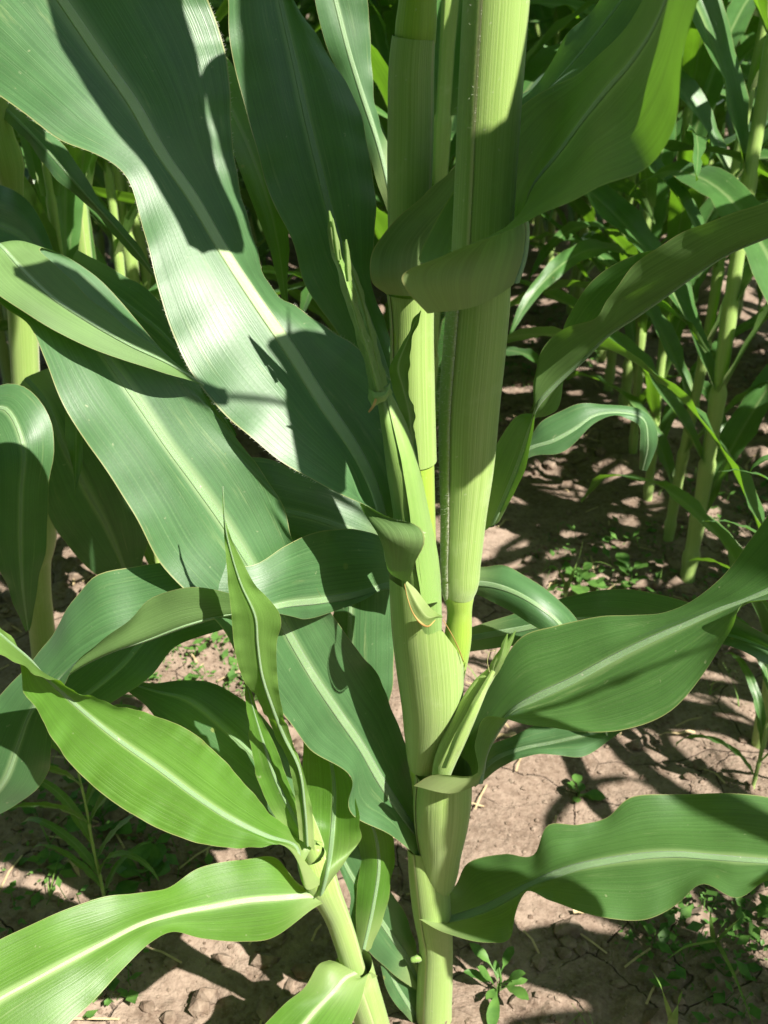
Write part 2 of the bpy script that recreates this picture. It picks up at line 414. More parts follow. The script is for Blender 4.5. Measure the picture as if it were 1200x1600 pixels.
def sheath(parent, pts, end=-30, overlap=50, mat=None, seg=56, nv=40, top=None, step=0.0008, hairs=0, hlen=0.0028, flip=False, label=None):
    """A rolled sheet round the axis; angle 0 faces the camera, 90 the right; outer margin at `end`. top(theta_deg) = share of the length left standing."""
    mat = mat or M_SHEATH
    P = np.array([list(p) + [r] for p, r in pts], float)
    ch = np.concatenate([[0], np.cumsum(np.linalg.norm(np.diff(P[:, :3], axis=0), axis=1))])
    verts, uv, edge = [], [], []
    sweep = 360 + overlap
    for i in range(nv + 1):
        for j in range(seg + 1):
            f = j / seg
            th = end - sweep * (1 - f) if not flip else end + sweep * (1 - f)
            tt = top(((th + 180) % 360) - 180) if top else 1.0
            s = i / nv * tt * ch[-1]
            q = hermite(P, ch, np.array([s]))[0]; q2 = hermite(P, ch, np.array([min(s + 0.004, ch[-1])]))[0]; q1 = hermite(P, ch, np.array([max(s - 0.004, 0)]))[0]
            x, y = frame_from(q2[:3] - q1[:3])
            r = q[3] + step * (f - 0.85)
            a = R(th)
            p = Vector(q[:3]) + (x * math.sin(a) - y * math.cos(a)) * r
            verts.append(p); uv.append((f * 2 - 1, s * 10))
    fs = grid_faces(nv + 1, seg + 1)
    if flip: fs = [tuple(reversed(f)) for f in fs]
    o = link_mesh('sheath', verts, fs, mat, parent, uv)
    if label: o['label'] = label
    if hairs:
        rng = random.Random(hairs); hv, hf = [], []
        b = seg + 1
        for q in range(hairs):
            i = rng.randrange(nv); f = rng.random(); jj = seg if rng.random() < 0.75 else rng.randrange(int(seg * 0.86), seg)
            p = verts[i * b + jj] * (1 - f) + verts[(i + 1) * b + jj] * f
            ax = (verts[(i + 1) * b + jj] - verts[i * b + jj]).normalized()
            tn = (verts[i * b + jj] - verts[i * b + jj - 1]).normalized()
            nr = tn.cross(ax) * (-1 if not flip else 1)
            if nr.dot(p - Vector(hermite(P, ch, np.array([i / nv * ch[-1]]))[0][:3])) < 0: nr = -nr
            L = rng.uniform(0.0012, hlen)
            tip = p + (nr * rng.uniform(0.5, 1) + tn * rng.uniform(-0.2, 0.8) + ax * rng.uniform(-0.3, 0.6)) * L
            m = len(hv); wv = ax * 0.00009
            hv += [p - wv, p + wv, tip]; hf.append((m, m + 1, m + 2))
        tag(link_mesh('margin_hair', hv, hf, M_HAIR, o, smooth=False), kind='stuff')
    return o
#@@STRUCTURE
# ------------------------------------------------------------------ ground
def soil_height(x, y):
    rx = (x - 0.05) / 0.4
    ridge = 0.012 * math.cos(2 * math.pi * rx)
    h = ridge + 0.018 * noise.noise(Vector((x * 3.1, y * 3.1, 0))) + 0.009 * noise.noise(Vector((x * 9, y * 9, 4)))
    c = noise.noise(Vector((x * 24, y * 24, 9)))
    m = max(0.0, min(1.0, noise.noise(Vector((x * 4.3, y * 4.3, 17))) * 2.2 + 0.35))
    return h + m * (0.014 * abs(c) + 0.009 * abs(noise.noise(Vector((x * 55, y * 55, 2))))) + 0.004 * abs(noise.noise(Vector((x * 38, y * 38, 7)))) - 0.014

def axis_vals(lo, hi, flo, fhi, fine, ratio=1.12):
    v = list(np.arange(flo, fhi + 1e-6, fine))
    s, x = fine, v[-1]
    while x < hi: s *= ratio; x += s; v.append(x)
    s, x = fine, v[0]; pre = []
    while x > lo: s *= ratio; x -= s; pre.append(x)
    return list(reversed(pre)) + v
gx = axis_vals(-120, 120, -0.75, 0.8, 0.0055)
gy = axis_vals(-60, 200, 0.42, 1.9, 0.0055, 1.05)
verts = [(x, y, soil_height(x, y) if abs(x) < 6 and -2 < y < 9 else -0.012) for y in gy for x in gx]
nx = len(gx)
fc = [(j * nx + i, j * nx + i + 1, (j + 1) * nx + i + 1, (j + 1) * nx + i) for j in range(len(gy) - 1) for i in range(nx - 1)]
ground = tag(link_mesh('ground', verts, fc, M_SOIL), kind='structure')

def soil_point(px, py):
    p = ground_at(px, py); p.z = soil_height(p.x, p.y); return p

# loose clods lying on the soil, one uncountable scatter
rng = random.Random(3); cv, cf = [], []
ico = [(0, 0, 1), (.894, 0, .447), (.276, .851, .447), (-.724, .526, .447), (-.724, -.526, .447), (.276, -.851, .447),
       (.724, .526, -.447), (-.276, .851, -.447), (-.894, 0, -.447), (-.276, -.851, -.447), (.724, -.526, -.447), (0, 0, -1)]
icf = [(0,1,2),(0,2,3),(0,3,4),(0,4,5),(0,5,1),(1,6,2),(2,7,3),(3,8,4),(4,9,5),(5,10,1),(6,7,2),(7,8,3),(8,9,4),(9,10,5),(10,6,1),(11,7,6),(11,8,7),(11,9,8),(11,10,9),(11,6,10)]
for k in range(9000):
    x, y = rng.uniform(-1.1, 1.3), 0.4 + 2.2 * rng.random() ** 1.3
    if noise.noise(Vector((x * 4.3, y * 4.3, 17))) < -0.12 and rng.random() < 0.9: continue
    r = 0.0018 + 0.014 * rng.random() ** 4.5
    z = soil_height(x, y) + r * 0.25; m = len(cv)
    rot = Matrix.Rotation(rng.random() * 6.28, 3, Vector((rng.random() - .5, rng.random() - .5, rng.random() - .5)).normalized())
    sc = Vector((rng.uniform(.7, 1.4), rng.uniform(.7, 1.2), rng.uniform(.5, .9)))
    for q in ico:
        v = Vector(q) * (1 + rng.uniform(-.28, .28)); v = rot @ v
        cv.append((x + v.x * sc.x * r, y + v.y * sc.y * r, z + v.z * sc.z * r))
    cf += [(a + m, b + m, c + m) for a, b, c in icf]
tag(link_mesh('soil_clods', cv, cf, M_CLOD, smooth=False), 'crumbly brown soil clods scattered over the bare ground', 'soil clods', kind='stuff')

cv, cf = [], []
for k in range(15000):
    x, y = rng.uniform(-.75, .85), 0.45 + 1.3 * rng.random() ** 1.2
    r = 0.0009 + 0.0026 * rng.random() ** 3.0
    z = soil_height(x, y) + r * .2; m = len(cv); sq = rng.uniform(.5, .9)
    for q in ico[::1]:
        f = r * (1 + rng.uniform(-.3, .3)); cv.append((x + q[0] * f, y + q[1] * f, z + q[2] * f * sq))
    cf += [(a + m, b + m, c + m) for a, b, c in icf]
tag(link_mesh('soil_crumbs', cv, cf, M_CLOD, smooth=False), 'fine soil crumbs strewn over the dry ground', 'soil crumbs', kind='stuff')

# dry straw litter
lv, lf = [], []
for k in range(420):
    x, y = rng.uniform(-0.9, 1.1), 0.45 + 1.7 * rng.random() ** 1.2
    a = rng.random() * 6.28; L = rng.uniform(0.01, 0.05); z = soil_height(x, y) + 0.004
    dx, dy = math.cos(a) * L, math.sin(a) * L; wx, wy = -math.sin(a) * 0.0011, math.cos(a) * 0.0011
    m = len(lv); z2 = soil_height(x + dx, y + dy) + 0.006; zm = (z + z2) / 2 + rng.uniform(0, 0.006)
    lv += [(x - wx, y - wy, z), (x + wx, y + wy, z), (x + dx / 2 + wx, y + dy / 2 + wy, zm), (x + dx / 2 - wx, y + dy / 2 - wy, zm), (x + dx + wx, y + dy + wy, z2), (x + dx - wx, y + dy - wy, z2)]
    lf += [(m, m + 1, m + 2, m + 3), (m + 3, m + 2, m + 4, m + 5)]
tag(link_mesh('straw_litter', lv, lf, M_STRAW), 'bits of dry straw littering the soil between the rows', 'straw', kind='stuff')

# curled scraps of dead leaf
dv_, df_ = [], []
for k in range(70):
    x, y = rng.uniform(-0.8, 1.0), 0.45 + 1.5 * rng.random() ** 1.2
    a = rng.random() * 6.28; L = rng.uniform(0.015, 0.045); W = rng.uniform(.0015, .0045); cu = rng.uniform(.3, 1.6); z0 = soil_height(x, y) + .004
    m = len(dv_)
    for i in range(7):
        f = i / 6
        px_, py_ = x + math.cos(a) * L * f, y + math.sin(a) * L * f
        zz = soil_height(px_, py_) + .003 + .012 * cu * f * (1 - f) + .002 * math.sin(9 * f + k)
        wv = W * (1 - f) ** .5 + .0004
        for q in (-1, 0, 1):
            dv_.append((px_ - math.sin(a) * wv * q, py_ + math.cos(a) * wv * q, zz + (abs(q) * wv * .7)))
    df_ += [tuple(m + i for i in f) for f in grid_faces(7, 3)]
tag(link_mesh('dead_leaf_litter', dv_, df_, M_STRAW), 'curled tan scraps of dead leaf lying on the soil', 'leaf litter', kind='stuff')

# ------------------------------------------------------------------ field plants (variants, then copies)
def arc_leaf_stations(base, az, L, W, elev, curl, twist, rg, n=10):
    p = Vector(base); e = elev; st = []
    a = az; tw = 0.0
    for i in range(n):
        s = i / (n - 1)
        d = Vector((math.cos(a) * math.cos(e), math.sin(a) * math.cos(e), math.sin(e)))
        side = Vector((-math.sin(a), math.cos(a), 0))
        nrm = side.cross(d) * -1
        if nrm.z < 0 and e < 1.57 and e > -1.57: nrm = -nrm
        sd = side * math.cos(tw) + nrm * math.sin(tw); nn = nrm * math.cos(tw) - side * math.sin(tw)
        wd = W * 0.5 * min(1.0, 0.45 + s * 2.6) * (max(0.0, 1 - s ** 2.2) ** 0.75) + 0.0006
        v = 0.42 - 0.34 * s
        st.append([p + sd * wd + nn * wd * v, p, p - sd * wd + nn * wd * v])
        step = L / (n - 1)
        p = p + d * step
        e -= curl / (n - 1) * (0.5 + 1.3 * s); a += rg.uniform(-0.07, 0.07); tw += twist / (n - 1)
    return st

def build_field_plant(seed, H, nleaf, fine=False):
    rg = random.Random(seed)
    e = thing('maize_plant', None, 'maize plant')
    pts = []; z = 0.0; x = y = 0.0; nodes = []
    lean = Vector((rg.uniform(-.05, .05), rg.uniform(-.05, .05), 0))
    r0 = 0.0108
    k = 0
    while z < H:
        il = 0.055 + 0.02 * min(k, 5) + rg.uniform(-.01, .01)
        r = r0 * (1 - 0.55 * z / H)
        c = lambda zz: Vector((lean.x * zz + 0.003 * math.sin(zz * 9 + seed), lean.y * zz, zz))
        pts += [(c(z), r * 1.22), (c(z + 0.006), r * 1.02), (c(z + il * 0.55), r * 1.08), (c(z + il - 0.006), r * 1.24)]
        nodes.append((c(z + il), r)); z += il; k += 1
    tube('stalk', e, pts, M_SHEATH, seg=10)
    # flared brace roots
    base_az = rg.uniform(-0.5, 0.5)
    idx = [int(round(i)) for i in np.linspace(1, len(nodes) - 1, nleaf)]
    for q, i in enumerate(idx):
        c, r = nodes[i]; f = q / (nleaf - 1)
        az = base_az + (math.pi if q % 2 else 0) + rg.uniform(-0.6, 0.6)
        L = 0.38 + 0.40 * math.sin(math.pi * (0.15 + 0.75 * f)) + rg.uniform(-.05, .05)
        W = 0.034 + 0.036 * math.sin(math.pi * (0.1 + 0.75 * f)) 
        st = arc_leaf_stations(c + Vector((math.cos(az), math.sin(az), 0)) * r * 0.7, az, L, W, R(rg.uniform(52, 74)), R(rg.uniform(85, 150)), rg.uniform(-1.2, 1.2), rg)
        leaf(e, st, M_FIELD, nu=6, nv=26, bulge=0.05, ruffle=0.004, wave=0.11, seed=seed * 31 + q, rib=0, px=False)
    return e

def copy_thing(src, loc, rz, sc, label, group):
    e = src.copy(); COL.objects.link(e)
    e.location = loc; e.rotation_euler = (0, 0, rz); e.scale = (sc, sc, sc)
    tag(e, label, 'maize plant', group)
    for ch in src.children:
        c = ch.copy(); COL.objects.link(c); c.parent = e
        for g in ch.children:
            d = g.copy(); COL.objects.link(d); d.parent = c
    return e

variants = [build_field_plant(11 + i, 1.35 + 0.1 * i, 13 + (i % 2)) for i in range(6)]
used = [False] * 6
def place_field(i, loc, rz, sc, label, group):
    if not used[i]:
        used[i] = True; e = variants[i]
        e.location = loc; e.rotation_euler = (0, 0, rz); e.scale = (sc, sc, sc); tag(e, label, 'maize plant', group); return e
    return copy_thing(variants[i], loc, rz, sc, label, group)

near = [  # px, py of the foot, variant, turn, scale, label
    (1186, 1150, 0, 1.9, 0.80, 'maize plant at the right picture edge beside the cracked soil, nearest of the right row'),
    (1075, 903, 1, 0.4, 0.95, 'thick pale maize stalk leaning right in the next row, weeds at its foot'),
    (1045, 842, 2, 2.6, 0.72, 'slender maize plant just behind the thick leaning stalk of the right row'),
    (1012, 776, 3, 1.0, 0.66, 'maize plant with a sunlit thin stalk, third along the right row'),
    (990, 706, 4, 4.2, 0.70, 'maize plant with pale flared roots at its foot in the right row'),
    (192, 1000, 0, 1.2, 0.62, 'low maize plant in the left row behind the upright twisted blade'),
    (252, 905, 4, 2.7, 0.60, 'maize plant in the left row under the long pale blade'),
    (205, 940, 2, 5.3, 0.90, 'maize plant in the left row behind the hanging shaded leaf'),
]
near += [
    (165, 1415, 1, 0.5, 0.15, 'small maize seedling on the weedy soil above the lower left blade'),
    (1175, 1235, 4, 2.0, 0.2, 'little maize seedling on the soil at the right edge above the lower right blade'),
]
rg = random.Random(21)
for px, py, vi, rz, sc, lab in near:
    p = soil_point(px, py); p.z -= 0.01
    place_field(vi, p, rz, sc, lab, 'maize plants standing in the next rows')
taken = [soil_point(a[0], a[1]) for a in near]
ROW = {-4: 'fourth row on the left', -3: 'third row on the left', -2: 'second row on the left', -1: 'first row on the left', 0: 'row straight behind the big stalk',
       1: 'first row on the right', 2: 'second row on the right', 3: 'third row on the right', 4: 'fourth row on the right', 5: 'fifth row on the right'}
ORD = ['Nearest', 'Second', 'Third', 'Fourth', 'Fifth', 'Sixth', 'Seventh', 'Eighth']
off = []
for row in range(-4, 6):
    X = 0.048 + 0.4 * row
    Y = {0: 1.3, 1: 1.84, -1: 1.5}.get(row, (0.15 if row > 1 else 1.0) + rg.uniform(0, 0.1))
    n = 0
    while Y < 5.2:
        z = Y * 0.866 + 0.425; px = 600 + X / z * F
        x = X + rg.uniform(-.03, .03)
        if -220 < px < (1400 if Y > 2.2 else 99999) and min((Vector((x, Y, 0)) - t).length for t in taken) > 0.1:
            if -60 < px < 1260:
                lab = f'{ORD[n]} background maize plant in the {ROW[row]}' if n < 8 else f'far small maize plant at the end of the {ROW[row]}'
                grp = f'maize plants of the {ROW[row]}'; n += 1
            else:
                lab = None
            vi = rg.randrange(6); sc = rg.uniform(0.78, 1.08)
            if X > 0.6 and Y < 2.6: sc = (0.78 if X < 1 and Y < 1.0 else 1.1) / (1.35 + 0.1 * vi) * rg.uniform(.92, 1.02)
            if lab: place_field(vi, Vector((x, Y, soil_height(x, Y) - 0.01)), rg.uniform(0, 6.28), sc, lab, grp)
            else: off.append((x, Y, vi, sc))
        Y += rg.uniform(0.11, 0.16) * (1 + 0.06 * Y)
# the rest of the field: far rows and the rows round the photographer, each one mass
for row in range(-5, 3):
    X = 0.048 + 0.4 * row
    Y = -2.2
    while Y < (0.9 if row < -1 else -0.25 if row == -1 else -0.55):
        off.append((X + rg.uniform(-.04, .04), Y, rg.randrange(6), rg.uniform(.85, 1.1))); Y += rg.uniform(.17, .26)
def mass(name, spots, label, cat):
    fv, ff, fuv = [], [], []
    for x, y, vi, sc in spots:
        mt = Matrix.Translation((x, y, -0.01)) @ Matrix.Rotation(rg.uniform(0, 6.28), 4, 'Z') @ Matrix.Scale(sc, 4)
        for ch in variants[vi].children:
            me = ch.data; m = len(fv)
            if ch.name.startswith('leaf'):
                # every second cross-section of the blade is enough here
                nr = len(me.vertices) // 7; keep = list(range(0, nr, 2)) + ([nr - 1] if (nr - 1) % 2 else [])
                for r_ in keep:
                    for q in range(7): fv.append(mt @ me.vertices[r_ * 7 + q].co); fuv.append((q / 3 - 1, r_ * .05))
                ff += [tuple(m + i for i in f) for f in grid_faces(len(keep), 7)]
            else:
                fv += [mt @ v.co for v in me.vertices]; fuv += [(0.4, 0.1)] * len(me.vertices)
                ff += [tuple(i + m for i in p.vertices) for p in me.polygons]
    tag(link_mesh(name, fv, ff, M_FIELD, None, fuv), label, cat, kind='stuff')
mass('far_maize_field', [(rg.uniform(-4.5, 4.5), rg.uniform(5.3, 9.0), rg.randrange(6), rg.uniform(.9, 1.2)) for k in range(170)], 'dense far maize foliage closing the view behind the rows', 'maize field')
mass('surrounding_maize_field', off, 'dense maize foliage of the rows on either side beyond the picture edge', 'maize field')
#@@PLANTS
# ------------------------------------------------------------------ the main plant
mp = thing('maize_plant', 'big maize plant in front with a thick pale stalk and two ear shoots', 'maize plant')
D = stalk_depth
# stalk core: runs up inside the sheaths, bare where the photo shows it
tube('stalk', mp, pxt([
    (684, 1640, 26, D(1640)), (680, 1560, 22, D(1560)), (676, 1470, 21, D(1470)), (682, 1392, 20, D(1392)), (684, 1382, 25, D(1382)), (684, 1372, 23, D(1372)),
    (672, 1300, 20, D(1300)), (664, 1215, 22, D(1215)), (664, 1196, 25, D(1196)), (666, 1186, 26, D(1186)), (675, 1160, 22, D(1160)),
    (704, 1060, 21, D(1060)), (715, 1000, 21.5, D(1000)), (717.5, 938, 22, D(938)), (717, 930, 24.5, D(930)), (716, 918, 25, D(918)), (722, 860, 26, D(860)),
    (738, 600, 34, D(600)), (752, 400, 40, D(400)), (776, 0, 44, D(0)), (792, -300, 45, D(-300))]), M_STALK, seg=36, nv=160)
# upper sheath, running out of the top of the picture
sheath(mp, pxt([(741, 520, 42, D(520)), (749, 450, 45, D(450)), (753, 390, 47.5, D(390)), (758, 300, 48.5, D(300)), (767, 140, 51, D(140)), (776, 0, 53, D(0)), (796, -320, 54, D(-320)), (830, -900, 54, D(-900))]),
       end=-29, overlap=60, hairs=260, nv=46)
# sheath below the upper collar
sheath(mp, pxt([(716, 927, 26, D(927)), (718, 918, 28.5, D(918)), (720, 880, 32, D(880)), (725, 800, 37, D(800)), (729, 735, 43, D(735)), (734, 633, 48, D(633)), (744, 520, 50, D(520)), (748, 470, 50, D(470)), (750, 440, 49, D(440))]),
       end=-42, overlap=60, hairs=2200, hlen=0.0045, nv=46)
# sheath that holds the first ear
def cut2(th):
    # left side stands highest; the front margin slants down to the right
    pts = [(-180, .70), (-120, .93), (-90, .935), (-60, .95), (-30, .945), (-12, .84), (0, .765), (28, .775), (60, .63), (90, .49), (130, .5), (180, .7)]
    for (a, x), (b, y) in zip(pts, pts[1:]):
        if a <= th <= b: return x + (y - x) * (th - a) / (b - a)
    return 0.9
s2 = sheath(mp, pxt([(662, 1196, 24, D(1196) - .006), (662, 1182, 27, D(1182) - .006), (668, 1150, 37, D(1150) - .008), (674, 1100, 47.5, D(1100) - .012), (671, 1040, 53, D(1040) - .016), (665, 980, 54, D(980) - .02), (657, 900, 50, D(900) - .022), (652, 870, 46, D(870) - .022)]),
       end=95, overlap=0, top=cut2, hairs=200, nv=46)
tube('dry_rim', s2, pxt([(692, 968, .5, .668), (704, 988, .8, .674), (716, 1012, .9, .684), (724, 1034, .8, .695)]), M_DRY, seg=6, nv=16)
# sheath under the right middle leaf
sheath(mp, pxt([(688, 1384, 22, D(1384) - .004), (687, 1372, 27, D(1372) - .004), (688, 1335, 33, D(1335) - .006), (690, 1283, 43, D(1283) - .01), (692, 1240, 46, D(1240) - .012), (693, 1205, 44, D(1205) - .012)]), end=-70, overlap=30, nv=30)
# lowest sheath
sheath(mp, pxt([(680, 1640, 29, D(1640) - .002), (678, 1590, 28.5, D(1590) - .004), (680, 1530, 28, D(1530) - .004), (681, 1470, 27, D(1470) - .006), (676, 1430, 30, D(1430) - .006), (668, 1360, 30, D(1360) - .002), (660, 1320, 24, D(1320))]), end=-35, overlap=40, nv=34)

# upper left blade
leaf(mp, [
    [(638, 912, .643), (609, 895, .655), (607, 872, .668), (640, 840, .69), (665, 820, .70)],
    [(648, 880, .632), (604, 863, .645), (603, 842, .662), (640, 790, .685), (658, 760, .695)],
    [(663, 846, .620), (594, 838, .634), (598, 810, .654), (638, 740, .674), (654, 710, .683)],
    [(656, 824, .614), (580, 818, .625), (590, 780, .645), (630, 700, .662), (645, 670, .670)],
    [(610, 806, .606), (566, 795, .618), (577, 745, .633), (612, 665, .648), (632, 625, .655)],
    [(548, 781, .598), (545, 748, .610), (556, 705, .622), (585, 630, .636), (604, 585, .641)],
    [(433, 715, .570), (500, 622, .598), (548, 537, .610)],
    [(347, 643, .548), (447, 537, .575), (490, 497, .587)],
    [(290, 567, .528), (400, 468, .550), (436, 463, .572)],
    [(250, 460, .505), (348, 388, .526), (401, 393, .552)],
    [(227, 370, .485), (300, 307, .500), (380, 310, .522)],
    [(192, 270, .462), (253, 240, .475), (363, 230, .492)],
    [(85, 212, .436), (207, 160, .450), (360, 140, .458)],
    [(0, 150, .418), (160, 93, .425), (348, 66, .432)],
    [(-90, 92, .402), (97, 0, .400), (316, -20, .402)],
    [(-200, 20, .388), (30, -100, .375), (250, -120, .372)],
    [(-290, -40, .38), (-60, -230, .35), (160, -270, .345)],
    [(-380, -180, .385), (-170, -360, .335), (20, -420, .33)],
    [(-430, -330, .39), (-300, -450, .335), (-170, -520, .33)],
    [(-480, -480, .40), (-430, -520, .35), (-400, -545, .348)],
], nu=28, nv=150, bulge=0.05, ruffle=0.0011, wave=0.055, seed=3, rib=0.0046, ribmat=M_RIBW, hairs=420, back=(.655, 1.0), label='broad blade sweeping to the upper left corner')
# small dry-edged flap of that blade's collar, and the dried rim of the sheath
au = leaf(mp, [
    [(633, 913, .641), (634, 911, .641), (636, 908, .642)],
    [(638, 935, .638), (644, 929, .636), (650, 922, .640)],
    [(648, 960, .640), (655, 948, .636), (663, 938, .642)],
    [(664, 978, .646), (669, 964, .642), (676, 953, .648)],
    [(680, 967, .652), (683, 963, .651), (686, 960, .653)],
    [(692, 965, .66), (692, 964, .66), (692, 963, .66)],
], M_HUSKLEAF, nu=8, nv=24, ruffle=0.0003, rib=0, name='auricle', label='small green auricle with a dried orange rim')
tube('dry_rim', au, pxt([(632, 912, .4, .640), (637, 935, .7, .637), (647, 961, 1.2, .639), (658, 974, 2.2, .641), (667, 979, 1.7, .644), (680, 969, .6, .650)]), M_DRY, seg=6, nv=24)

# upper right blade
leaf(mp, [
    [(672, 415, .632), (770, 430, .612), (806, 440, .592), (745, 478, .557), (668, 490, .552)],
    [(655, 400, .636), (780, 395, .62), (818, 402, .592), (750, 436, .542), (634, 452, .535)],
    [(690, 330, .63), (790, 350, .612), (822, 366, .588), (762, 402, .537), (632, 427, .528)],
    [(735, 260, .61), (800, 310, .595), (820, 335, .578), (772, 372, .530), (700, 396, .52)],
    [(782, 196, .59), (826, 258, .573), (832, 292, .56), (820, 330, .52), (800, 354, .50)],
    [(826, 158, .565), (862, 205, .55), (872, 240, .532), (878, 282, .50), (870, 327, .472)],
    [(872, 130, .54), (896, 165, .525), (910, 188, .505), (930, 230, .478), (938, 293, .452)],
    [(917, 105, .515), (935, 122, .498), (950, 138, .478), (985, 190, .455), (1010, 258, .432)],
    [(955, 70, .49), (970, 85, .475), (985, 98, .455), (1020, 140, .432), (1052, 205, .408)],
    [(990, 25, .468), (1004, 35, .452), (1020, 45, .434), (1048, 70, .412), (1068, 105, .392)],
    [(1015, -30, .45), (1030, -28, .435), (1050, -24, .415), (1072, -10, .395), (1088, 5, .378)],
    [(1045, -110, .425), (1064, -112, .412), (1085, -115, .398), (1105, -115, .384), (1120, -115, .37)],
    [(1080, -250, .40), (1100, -255, .39), (1122, -260, .38), (1142, -262, .37), (1160, -264, .36)],
    [(1110, -420, .385), (1128, -425, .378), (1146, -430, .37), (1164, -432, .364), (1180, -435, .36)],
    [(1150, -560, .38), (1155, -560, .378), (1160, -562, .375), (1165, -563, .372), (1170, -565, .37)],
], nu=26, nv=120, ruffle=0.0008, wave=0.08, seed=4, rib=0.0034, mat=M_WARM, label='broad shaded blade rising to the upper right')

# right middle blade
leaf(mp, [
    [(665, 1232, .800), (735, 1228, .785), (750, 1224, .766), (705, 1240, .733), (646, 1228, .738)],
    [(680, 1205, .80), (735, 1205, .79), (753, 1205, .768), (738, 1222, .730), (676, 1211, .728)],
    [(705, 1170, .795), (738, 1175, .785), (757, 1182, .764), (752, 1208, .730), (741, 1212, .720)],
    [(735, 1120, .775), (748, 1140, .768), (772, 1150, .752), (758, 1160, .727), (743, 1160, .715)],
    [(772, 1060, .755), (780, 1090, .748), (800, 1112, .735), (783, 1124, .712), (760, 1119, .700)],
    [(812, 998, .735), (822, 1050, .727), (838, 1090, .716), (836, 1120, .702), (834, 1134, .690)],
    [(867, 978, .715), (880, 1030, .707), (895, 1063, .695), (898, 1112, .682), (900, 1143, .670)],
    [(933, 964, .695), (945, 1005, .686), (955, 1030, .676), (965, 1090, .660), (975, 1140, .650)],
    [(990, 961, .675), (1003, 987, .668), (1015, 1000, .656), (1035, 1060, .640), (1050, 1110, .632)],
    [(1040, 956, .655), (1058, 968, .648), (1072, 975, .638), (1092, 1015, .625), (1105, 1045, .618)],
    [(1090, 933, .635), (1108, 946, .630), (1122, 953, .622), (1133, 975, .61), (1140, 985, .602)],
    [(1133, 897, .617), (1150, 925, .612), (1165, 938, .607), (1164, 945, .598), (1156, 946, .592)],
    [(1167, 850, .60), (1190, 895, .597), (1203, 922, .594), (1200, 936, .586), (1192, 938, .578)],
    [(1200, 805, .585), (1230, 860, .584), (1250, 895, .582), (1255, 920, .575), (1250, 935, .567)],
    [(1255, 720, .56), (1300, 770, .56), (1330, 805, .56), (1345, 840, .553), (1350, 860, .546)],
    [(1340, 600, .53), (1370, 630, .53), (1390, 650, .53), (1402, 670, .526), (1410, 690, .522)],
    [(1420, 480, .51), (1425, 485, .51), (1430, 490, .51), (1433, 493, .509), (1436, 498, .508)],
], nu=24, nv=110, ruffle=0.0007, wave=0.08, seed=6, rib=0.0030, back=(.768, .4), mat=M_WARM, label='broad shaded blade beside the small ear on the right')

# right lower blade
leaf(mp, [
    [(668, 1388, .868), (690, 1400, .858), (694, 1440, .846), (680, 1438, .836), (655, 1436, .832)],
    [(704, 1390, .862), (715, 1405, .852), (722, 1432, .842), (712, 1452, .828), (694, 1458, .820)],
    [(733, 1347, .852), (748, 1380, .846), (762, 1418, .835), (765, 1450, .816), (764, 1473, .806)],
    [(790, 1334, .835), (792, 1365, .832), (797, 1400, .823), (796, 1440, .806), (798, 1462, .798)],
    [(833, 1336, .82), (830, 1356, .822), (832, 1381, .815), (824, 1392, .800), (818, 1396, .794)],
    [(856, 1290, .806), (860, 1330, .808), (866, 1367, .803), (862, 1388, .793), (860, 1406, .786)],
    [(905, 1288, .805), (904, 1320, .802), (905, 1354, .791), (905, 1392, .780), (905, 1424, .772)],
    [(948, 1277, .800), (952, 1308, .794), (956, 1344, .780), (956, 1395, .770), (956, 1436, .762)],
    [(985, 1246, .795), (1000, 1295, .787), (1008, 1337, .770), (1010, 1395, .760), (1012, 1436, .752)],
    [(1045, 1241, .79), (1055, 1290, .779), (1060, 1335, .760), (1062, 1378, .755), (1064, 1409, .748)],
    [(1100, 1240, .782), (1108, 1290, .770), (1112, 1339, .750), (1106, 1362, .748), (1100, 1381, .744)],
    [(1150, 1240, .774), (1150, 1290, .762), (1150, 1342, .742), (1150, 1378, .736), (1148, 1402, .730)],
    [(1205, 1246, .765), (1205, 1296, .752), (1205, 1346, .732), (1203, 1364, .73), (1202, 1377, .726)],
    [(1280, 1262, .745), (1280, 1300, .737), (1280, 1352, .722), (1280, 1385, .718), (1280, 1405, .712)],
    [(1380, 1300, .71), (1380, 1330, .712), (1380, 1364, .714), (1380, 1385, .712), (1380, 1402, .71)],
    [(1500, 1380, .72), (1500, 1384, .72), (1500, 1388, .72), (1500, 1392, .72), (1500, 1396, .72)],
], nu=26, nv=120, ruffle=0.0010, wave=0.06, seed=8, rib=0.0032, mat=M_WARM, label='wavy blade spreading to the right over bare soil')

